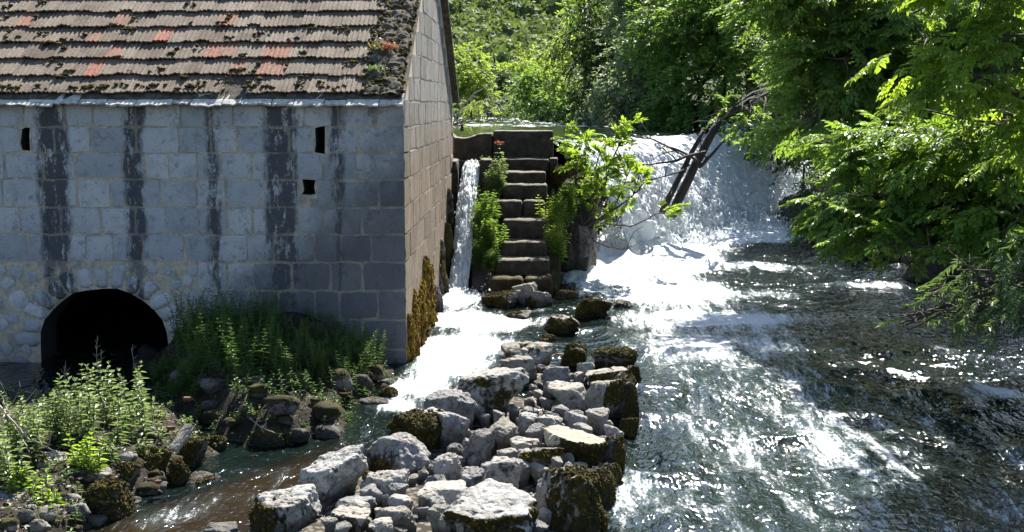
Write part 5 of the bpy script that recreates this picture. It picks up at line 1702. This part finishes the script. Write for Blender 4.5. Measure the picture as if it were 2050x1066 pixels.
    shr = lambda lab, x, y, Y, w, h, lf, sd, nm='shrub': tree(nm, lab, tuple(at(x, y + h * .45, Y=Y)), [B(x, y, Y, w, h, 1)], 'simple', lf, 30 * (60 / Y) ** 1.2, .5 * (Y / 60), sd, trunk_r=.05, gap=.34, fr=.9, cat='shrub', limbs=6)
    shr('silver grey willow shrub at the far river bend', 1000, 208, 61, 62, 56, 'olive', 20)
    shr('yellow green shrub on the shore behind the mill corner', 945, 216, 50, 70, 54, 'bright', 21)
    shr('second yellow green shrub between the silver shrub and the mill', 975, 222, 54, 46, 40, 'bright', 22)
    shr('pale grey shrub at the foot of the wooded hill', 985, 108, 92, 80, 44, 'olive', 23)
    shr('pale grey shrub right of the first one at the hill foot', 1045, 100, 95, 70, 36, 'olive', 24)
    shr('small green shrub at the shore on the left end of the weir wall', 925, 250, 29, 44, 26, 'mid', 25)
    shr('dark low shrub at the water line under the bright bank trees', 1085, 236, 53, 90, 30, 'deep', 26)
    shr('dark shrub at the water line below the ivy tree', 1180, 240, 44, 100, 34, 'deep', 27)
    shr('green shrub at the water line below the silvery tree', 1270, 252, 40, 110, 34, 'mid', 28)
    # brush that clothes the right bank; last three added as dark shade filler
    rng = np.random.default_rng(77)
    labs = ['low dark brush on the right bank beside the splash', 'low dark brush on the right bank right of the splash', 'dark bank brush below the near ash tree', 'dark bank brush behind the willow', 'dark bank brush at the far right under the ash crown', 'added dark brush filling the shade over the right end of the fall', 'added dark brush filling the shade along the crest behind the dead trunks', 'added dark brush filling the shade at the water line right of the splash']
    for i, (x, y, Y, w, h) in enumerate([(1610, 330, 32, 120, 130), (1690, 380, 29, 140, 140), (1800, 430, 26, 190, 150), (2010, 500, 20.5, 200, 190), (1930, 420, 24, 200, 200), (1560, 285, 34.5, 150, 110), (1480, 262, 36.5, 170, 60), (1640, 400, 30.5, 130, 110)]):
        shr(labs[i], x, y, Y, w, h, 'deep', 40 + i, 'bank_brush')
    # wooded hill far behind: one mass
    n = 1200
    Y = 84 + 250 * rng.random(n) ** 1.35; X = Y * rng.uniform(-.10, .13, n)
    Z = hill_h(X[:, None], Y[:, None])[:, 0]
    rad = rng.uniform(.9, 2.0, n) * (.6 + Y / 300)
    V0, F0 = ico(1); k = len(V0)
    c = np.stack([X, Y, Z + rad * .45], 1)
    Wn = (V0[None] * 2.2 + c[:, None, :] * 3.7).reshape(-1, 3)
    rr = (.62 + .75 * fbm(Wn, 3)).reshape(n, k) * rad[:, None]
    V = (c[:, None, :] + V0[None] * rr[:, :, None] * np.array([.85, .85, .65])).reshape(-1, 3)
    V = V + rng.normal(0, .10, V.shape)
    F = (F0[None] + (np.arange(n) * k)[:, None, None]).reshape(-1, 3)
    tone = np.clip(np.repeat(rng.uniform(.0, 1.0, n), k) + rng.normal(0, .25, n * k), 0, 1)
    lp = 125
    v = rng.normal(0, 1, (n, lp, 3)); v /= np.linalg.norm(v, axis=2, keepdims=True); v[:, :, 2] = np.abs(v[:, :, 2]) * 1.1 - .2
    P = (c[:, None, :] + v * (rad[:, None] * rng.uniform(.8, 1.12, (n, lp)))[:, :, None]).reshape(-1, 3)
    nn = v.reshape(-1, 3) + rng.normal(0, .6, (n * lp, 3)); nn /= np.linalg.norm(nn, axis=1, keepdims=True)
    a_ = np.cross(nn, rng.normal(0, 1, nn.shape)); a_ /= np.linalg.norm(a_, axis=1, keepdims=True); b_ = np.cross(nn, a_)
    sz = (np.repeat(rad, lp) * rng.uniform(.095, .185, n * lp))[:, None]
    Vq = np.stack([P - a_ * sz, P - b_ * sz * .8, P + a_ * sz, P + b_ * sz * .8], 1).reshape(-1, 3)
    Fq = to_tri(np.arange(len(Vq)).reshape(-1, 4)) + len(V)
    tq = np.clip(np.repeat(np.repeat(rng.uniform(.15, 1.0, n), lp), 4) + np.repeat(rng.normal(0, .2, n * lp), 4), 0, 1)
    V = np.concatenate([V, Vq]); F = np.concatenate([F, Fq]); tone = np.concatenate([tone * .2, tq])
    o = mk('hillside_wood', V, F, MATS['hill'], None, {'var': tone})
    tag(o, 'dense green bush wood covering the far hillside', 'wood', kind='stuff')


def weed_clump(name, label, stems, leaf, seed, pairs=12, ll=.085, lw=.016, cat='weed', spread=.25, group=None, whorl=2):
    """stems: list of (base xyz, height)"""
    rng = np.random.default_rng(seed); r = random.Random(seed)
    b0 = np.mean([s[0] for s in stems], 0)
    t = thing(name, label, cat, tuple(b0), group)
    st = MB(); lf = MB()
    for p, h in stems:
        p = np.array(p, float)
        tip = p + np.array([rng.normal(0, spread * .5) * h, rng.normal(0, spread * .5) * h, h])
        c = curve(p, tip, .06, 7, r)
        st.tube(c, np.linspace(.006, .0025, 7), 4)
        tone = rng.uniform(-.2, .2)
        for k in range(pairs):
            u = .15 + .85 * (k + rng.uniform(-.2, .2)) / pairs
            u = min(max(u, .05), 1.0)
            q = np.array([np.interp(u * 6, range(7), c[:, a]) for a in range(3)])
            ph = (k % 2) * math.pi / 2 + rng.uniform(-.4, .4)
            L = ll * (1.15 - .45 * u) * rng.uniform(.75, 1.2) * (1.25 if u < .8 else 1.0)
            for m in range(whorl):
                a = ph + m * 2 * math.pi / whorl
                el = rng.uniform(.0, .5) + .7 * max(0, u - .7)
                dd = np.array([math.cos(a) * math.cos(el), math.sin(a) * math.cos(el), math.sin(el)])
                V, F = leaf_tpl(q, dd, np.array([0, 0, 1.0]) + rng.normal(0, .2, 3), L, lw * rng.uniform(.8, 1.2), .3, 2, .25)
                lf.add(V, F, np.clip(.25 + .6 * u + tone + rng.normal(0, .12), 0, 1))
        for m in range(5):
            a = rng.uniform(0, 6.3); dd = np.array([math.cos(a) * .6, math.sin(a) * .6, .8])
            V, F = leaf_tpl(c[-1], dd, np.array([0, 0, 1.0]) + rng.normal(0, .3, 3), ll * .55, lw * .8, .3, 1, .1); lf.add(V, F, .95)
    tag(st.build('stem', MATS['stem'], t), kind='stuff'); tag(lf.build('foliage', MATS[leaf], t), kind='stuff')
    return t


def build_plants():
    rng = np.random.default_rng(91)
    def stems(px0, px1, py0, py1, n, h0, h1, z=None):
        out = []
        for _ in range(n):
            x, y = rng.uniform(px0, px1), rng.uniform(py0, py1)
            p = ground_hit(x, y); out.append(((p.x, p.y, p.z - .02), rng.uniform(h0, h1)))
        return out
    W = 'weed_clump'
    weed_clump(W, 'tall pale green weeds standing before the dark arch', stems(90, 225, 825, 895, 28, .25, .66), 'weed', 1)
    weed_clump(W, 'upright pale green weeds at the right end of the weed bank', stems(225, 312, 835, 895, 18, .25, .66), 'weed', 2)
    weed_clump(W, 'dense pale green weeds at the left edge of the picture', stems(-40, 80, 880, 975, 28, .18, .48), 'weed', 3)
    weed_clump(W, 'mid height weeds between the left edge and the arch weeds', stems(40, 150, 850, 920, 16, .2, .45), 'weed', 4)
    weed_clump(W, 'bright yellow green weeds beside the pale boulder on the left shore', stems(145, 205, 925, 960, 16, .18, .34), 'fig', 5, 7, .07)
    weed_clump(W, 'low sprouts on the stones above the bottom left corner', stems(20, 100, 965, 1000, 12, .12, .24), 'fig', 6, 6, .06)
    weed_clump(W, 'low sprouts on the mossy stone left of the plank', stems(215, 300, 890, 930, 9, .10, .2), 'weed', 7, 6, .05)
    weed_clump(W, 'tiny sprouts at the water edge in the bottom left', stems(60, 150, 1010, 1050, 7, .08, .18), 'fig', 8, 5, .05)
    # leaf litter and seedlings that cover the left shore
    mb = MB(); cnt = 0
    while cnt < 5200:
        x, y = rng.uniform(-60, 800), rng.uniform(735, 1080)
        p = at(x, y, z=.15)
        if max(poly_sd(POLY_WEED, np.array([p.x]), np.array([p.y]))[0], poly_sd(POLY_BANK, np.array([p.x]), np.array([p.y]))[0]) < -.05: continue
        cnt += 1
        if cnt % 40 == 1 or True:
            q = np.array([p.x, p.y, gz_fast(p.x, p.y) + rng.uniform(.0, .03)])
        a_ = rng.uniform(0, 6.3); L = rng.uniform(.02, .06)
        dd = np.array([math.cos(a_), math.sin(a_), rng.uniform(-.2, .5)])
        V, F = leaf_tpl(q, dd, np.array([0, 0, 1.0]) + rng.normal(0, .6, 3), L, L * rng.uniform(.1, .35), .3, 1)
        mb.add(V, F, rng.random(), int(rng.choice([0, 0, 1, 2])))
    tag(mb.build('leaf_litter', [MATS['bark'], MATS['shade'], MATS['bark_pale']]), 'dead leaves and seedlings littering the left shore and shaded bank', 'litter', kind='stuff')
    def cover(label, poly, n, leaf, sd, hh):
        s = []
        P_ = np.array([(p.x, p.y) for p in poly])
        while len(s) < n:
            x = rng.uniform(max(P_[:, 0].min(), -6.5), P_[:, 0].max()); y = rng.uniform(max(P_[:, 1].min(), 9.5), P_[:, 1].max())
            if poly_sd(poly, np.array([x]), np.array([y]))[0] < .02: continue
            s.append(((x, y, gz_fast(x, y) - .01), rng.uniform(*hh)))
        o = weed_clump('ground_cover', label, s, leaf, sd, 6, .05, .011, 'ground cover', .6)
        o['kind'] = 'stuff'
    cover('low seedlings and herbs covering the weedy left shore', POLY_WEED, 260, 'weed', 51, (.04, .14))
    cover('low dark herbs covering the shaded bank below the mill', POLY_BANK, 420, 'shade', 52, (.05, .20))
    # dry seed stalks
    for lab, x, y0, y1, sd in [('tall pale dry stalk rising before the black arch', 195, 830, 672, 1), ('second pale dry stalk right of the tall one', 264, 830, 700, 2), ('short dry stalk left of the tall one', 130, 800, 735, 3), ('thin dry stalk next to the tall one', 203, 830, 700, 4)]:
        r = random.Random(sd); mb = MB()
        p0 = np.array(at(x + 3, y0, Y=14.4)); p1 = np.array(at(x, y1, Y=14.4))
        c = curve(p0, p1, .03, 10, r); mb.tube(c, np.linspace(.007, .003, 10), 4)
        for k in range(10):
            u = r.uniform(4, 9); q = np.array([np.interp(u, range(10), c[:, a]) for a in range(3)])
            d = np.array([r.uniform(-.07, .07), r.uniform(-.04, .04), r.uniform(.02, .08)]) * r.uniform(.5, 1.1)
            mb.tube([q, q + d * .6, q + d], [.004, .003, .003], 3)
        o = mb.build('dry_stalk', MATS['bark_pale'], None, loc=tuple(p0)); tag(o, lab, 'stalk')
    # shrubs in the shade of the mill
    def shade_bush(lab, spec, n, h, leaf, sd, ll=.05):
        s = []
        for _ in range(n):
            x = rng.uniform(spec[0], spec[1]); y = rng.uniform(spec[2], spec[3]); p = ground_hit(x, y); z = gz_fast(p.x, p.y)
            if p.y > WALL_Y - .12: p.y = WALL_Y - .12 - rng.uniform(0, .15)
            s.append(((p.x, p.y, z - .03), rng.uniform(*h)))
        weed_clump('shade_shrub', lab, s, leaf, sd, 15, ll, .008, 'shrub', .5)
    shade_bush('feathery green bush in the shade right of the arch', (375, 560, 690, 760), 190, (.30, .70), 'shade', 11, .06)
    shade_bush('tall thin green stems rising above the feathery bush', (440, 530, 690, 720), 14, (.6, .85), 'shade', 12)
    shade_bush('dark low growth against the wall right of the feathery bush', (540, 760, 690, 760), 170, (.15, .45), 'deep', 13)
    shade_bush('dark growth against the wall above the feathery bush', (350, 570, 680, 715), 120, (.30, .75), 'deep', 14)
    shade_bush('thin green growth at the right foot of the arch', (300, 400, 755, 800), 70, (.12, .35), 'shade', 15)
    # plants on the stairs
    def stair_plant(lab, pts, n, h, leaf, sd, ll=.085, lw=.012, sp=.3):
        s = []
        for _ in range(n):
            x, y, Y = pts[rng.integers(0, len(pts))]
            p = at(x + rng.normal(0, 9), y + rng.normal(0, 8), Y=Y); s.append(((p.x, p.y, p.z), rng.uniform(*h)))
        weed_clump('stair_plant', lab, s, leaf, sd, 13, ll, lw, 'plant', sp)
    stair_plant('leafy green plants hanging over the left side of the staircase', [(965, 500, 23.6), (985, 505, 23.6), (960, 470, 23.9), (985, 470, 23.9), (975, 440, 24.1)], 70, (.30, .62), 'mid', 21)
    stair_plant('dark foot of growth at the lower left of the staircase', [(985, 540, 23.0), (965, 530, 23.2)], 24, (.15, .35), 'shade', 22)
    stair_plant('upper plants with pale leaves left of the fourth step', [(985, 395, 24.9), (995, 385, 24.9), (1000, 360, 25.2), (985, 360, 25.2)], 46, (.18, .45), 'weed', 23)
    stair_plant('tall green plants along the right side of the staircase', [(1105, 500, 23.9), (1112, 470, 24.2), (1115, 520, 23.7), (1108, 450, 24.3)], 60, (.30, .55), 'bright', 24)
    stair_plant('upper right plants on the mossy rock beside the stairs', [(1125, 440, 24.5), (1130, 410, 24.6), (1140, 430, 24.5)], 44, (.30, .50), 'mid', 25)
    stair_plant('grass tuft on the fifth step', [(1012, 475, 24.2), (1020, 515, 23.8)], 8, (.15, .25), 'shade', 26, .10, .005, .8)
    # sapling with red young leaves
    p = at(1002, 345, Y=25.6)
    weed_clump('sapling', 'slender sapling with red young top leaves before the weir wall', [((p.x, p.y, p.z), .55), ((p.x + .05, p.y, p.z), .35)], 'weed', 31, 6, .10, .022, 'sapling', .05)
    p2 = at(1000, 288, Y=25.58)
    t = MB()
    for _ in range(16):
        a = rng.uniform(0, 6.3); V, F = leaf_tpl(np.array(p2) + rng.normal(0, .02, 3), np.array([math.cos(a), math.sin(a), .4]), np.array([0, 0, 1.0]) + rng.normal(0, .4, 3), .10, .024, .3, 2, .2); t.add(V, F, rng.random())
    sap = [o for o in bpy.data.objects if o.name == 'sapling'][0]
    o = t.build('young_leaf', MATS['redleaf'], sap)
    o['label'] = 'red young leaves at the tip'
    # fig tree
    Yf = 24.9
    A = lambda x, y, Y=Yf: np.array(at(x, y, Y=Y))
    fig = thing('fig_tree', 'bright green fig tree leaning from the rock over the rapids', 'tree', tuple(A(1165, 452)))
    r = random.Random(6); mb = MB()
    limbs = [([(1165, 452), (1158, 400), (1150, 350), (1165, 290)], .040), ([(1165, 452), (1190, 410), (1215, 350), (1245, 275)], .036), ([(1170, 455), (1215, 430), (1260, 400), (1290, 365)], .034),
             ([(1168, 455), (1175, 405), (1185, 350), (1205, 300)], .03), ([(1172, 460), (1220, 448), (1270, 455), (1310, 430), (1340, 425)], .022), ([(1170, 462), (1200, 490), (1245, 500), (1275, 490)], .018), ([(1168, 455), (1210, 440), (1240, 395), (1262, 340)], .026),
             ([(1166, 450), (1190, 430), (1212, 390), (1215, 330)], .026), ([(1160, 380), (1140, 330), (1135, 290)], .016), ([(1170, 465), (1188, 495), (1190, 515)], .014)]
    tips = []
    for j, (pp, w) in enumerate(limbs):
        dY = r.uniform(-.35, .5)
        Q = np.array([A(x, y, Yf + dY * (i / (len(pp) - 1))) for i, (x, y) in enumerate(pp)])
        tt = np.linspace(0, len(Q) - 1, 14)
        C = np.stack([np.interp(tt, range(len(Q)), Q[:, k]) for k in range(3)], 1); C[1:-1] = (C[:-2] + 2 * C[1:-1] + C[2:]) / 4
        C[1:-1] += np.array([[r.uniform(-1, 1) for _ in range(3)] for _ in range(12)]) * .018
        mb.tube(C, np.linspace(w, w * .3, 14), 6)
        bare = j in (5, 9)
        for _ in range(7 if not bare else 7):
            s = C[r.randint(4, 13)]; d = np.array([r.uniform(-.45, .45), r.uniform(-.35, .35), r.uniform(-.15, .55)]) * r.uniform(.4, 1)
            c2 = curve(s, s + d, .15, 6, r); mb.tube(c2, np.linspace(w * .35, .006, 6), 4)
            if j not in (4, 5, 9): tips.append((c2[-1], c2[-1] - c2[-2])); tips.append((c2[3], c2[4] - c2[3]))
        if not bare: tips.append((C[-1], C[-1] - C[-2]))
        if j == 4: tips += [(C[-1] + np.array([r.uniform(-.15, .1), 0, r.uniform(-.05, .12)]), np.array([.3, 0, .2])) for _ in range(6)]
    mb.build('trunk', MATS['bark_dark'], fig, True)
    keep = []
    for q, d in tips:
        for _ in range(1):
            keep.append((q + np.array([r.uniform(-.12, .12), r.uniform(-.12, .12), r.uniform(-.06, .10)]), d))
    # extra foliage clumps where the crown is thick
    for x, y in [(1150, 290), (1175, 275), (1250, 275), (1265, 300), (1230, 310), (1200, 300), (1270, 360), (1240, 370), (1285, 375), (1220, 345), (1165, 320), (1255, 330), (1135, 300), (1195, 370), (1210, 270), (1240, 255), (1180, 335), (1262, 380)]:
        for _ in range(2):
            keep.append((A(x + r.uniform(-18, 18), y + r.uniform(-14, 14), Yf + r.uniform(-.5, .5)), np.array([r.uniform(-1, 1), r.uniform(-1, 1), r.uniform(0, .6)])))
    P = np.array([k[0] for k in keep]) ; D = np.array([k[1] for k in keep]); g = np.random.default_rng(4)
    V, F, Aa, M_ = scatter('fig', P - D / (np.linalg.norm(D, axis=1, keepdims=True) + 1e-9) * .15, D + g.normal(0, .05, D.shape), np.array([0, 0, 1.0]) + g.normal(0, .4, P.shape), g.uniform(.24, .36, len(P)), g)
    mk('crown', V, F, [MATS['fig'], MATS['bark']], fig, {'var': Aa}, mi=M_)


build_ground()
build_water()
build_mill()
build_weir()
build_rocks()
build_wood()
build_trees()
build_plants()
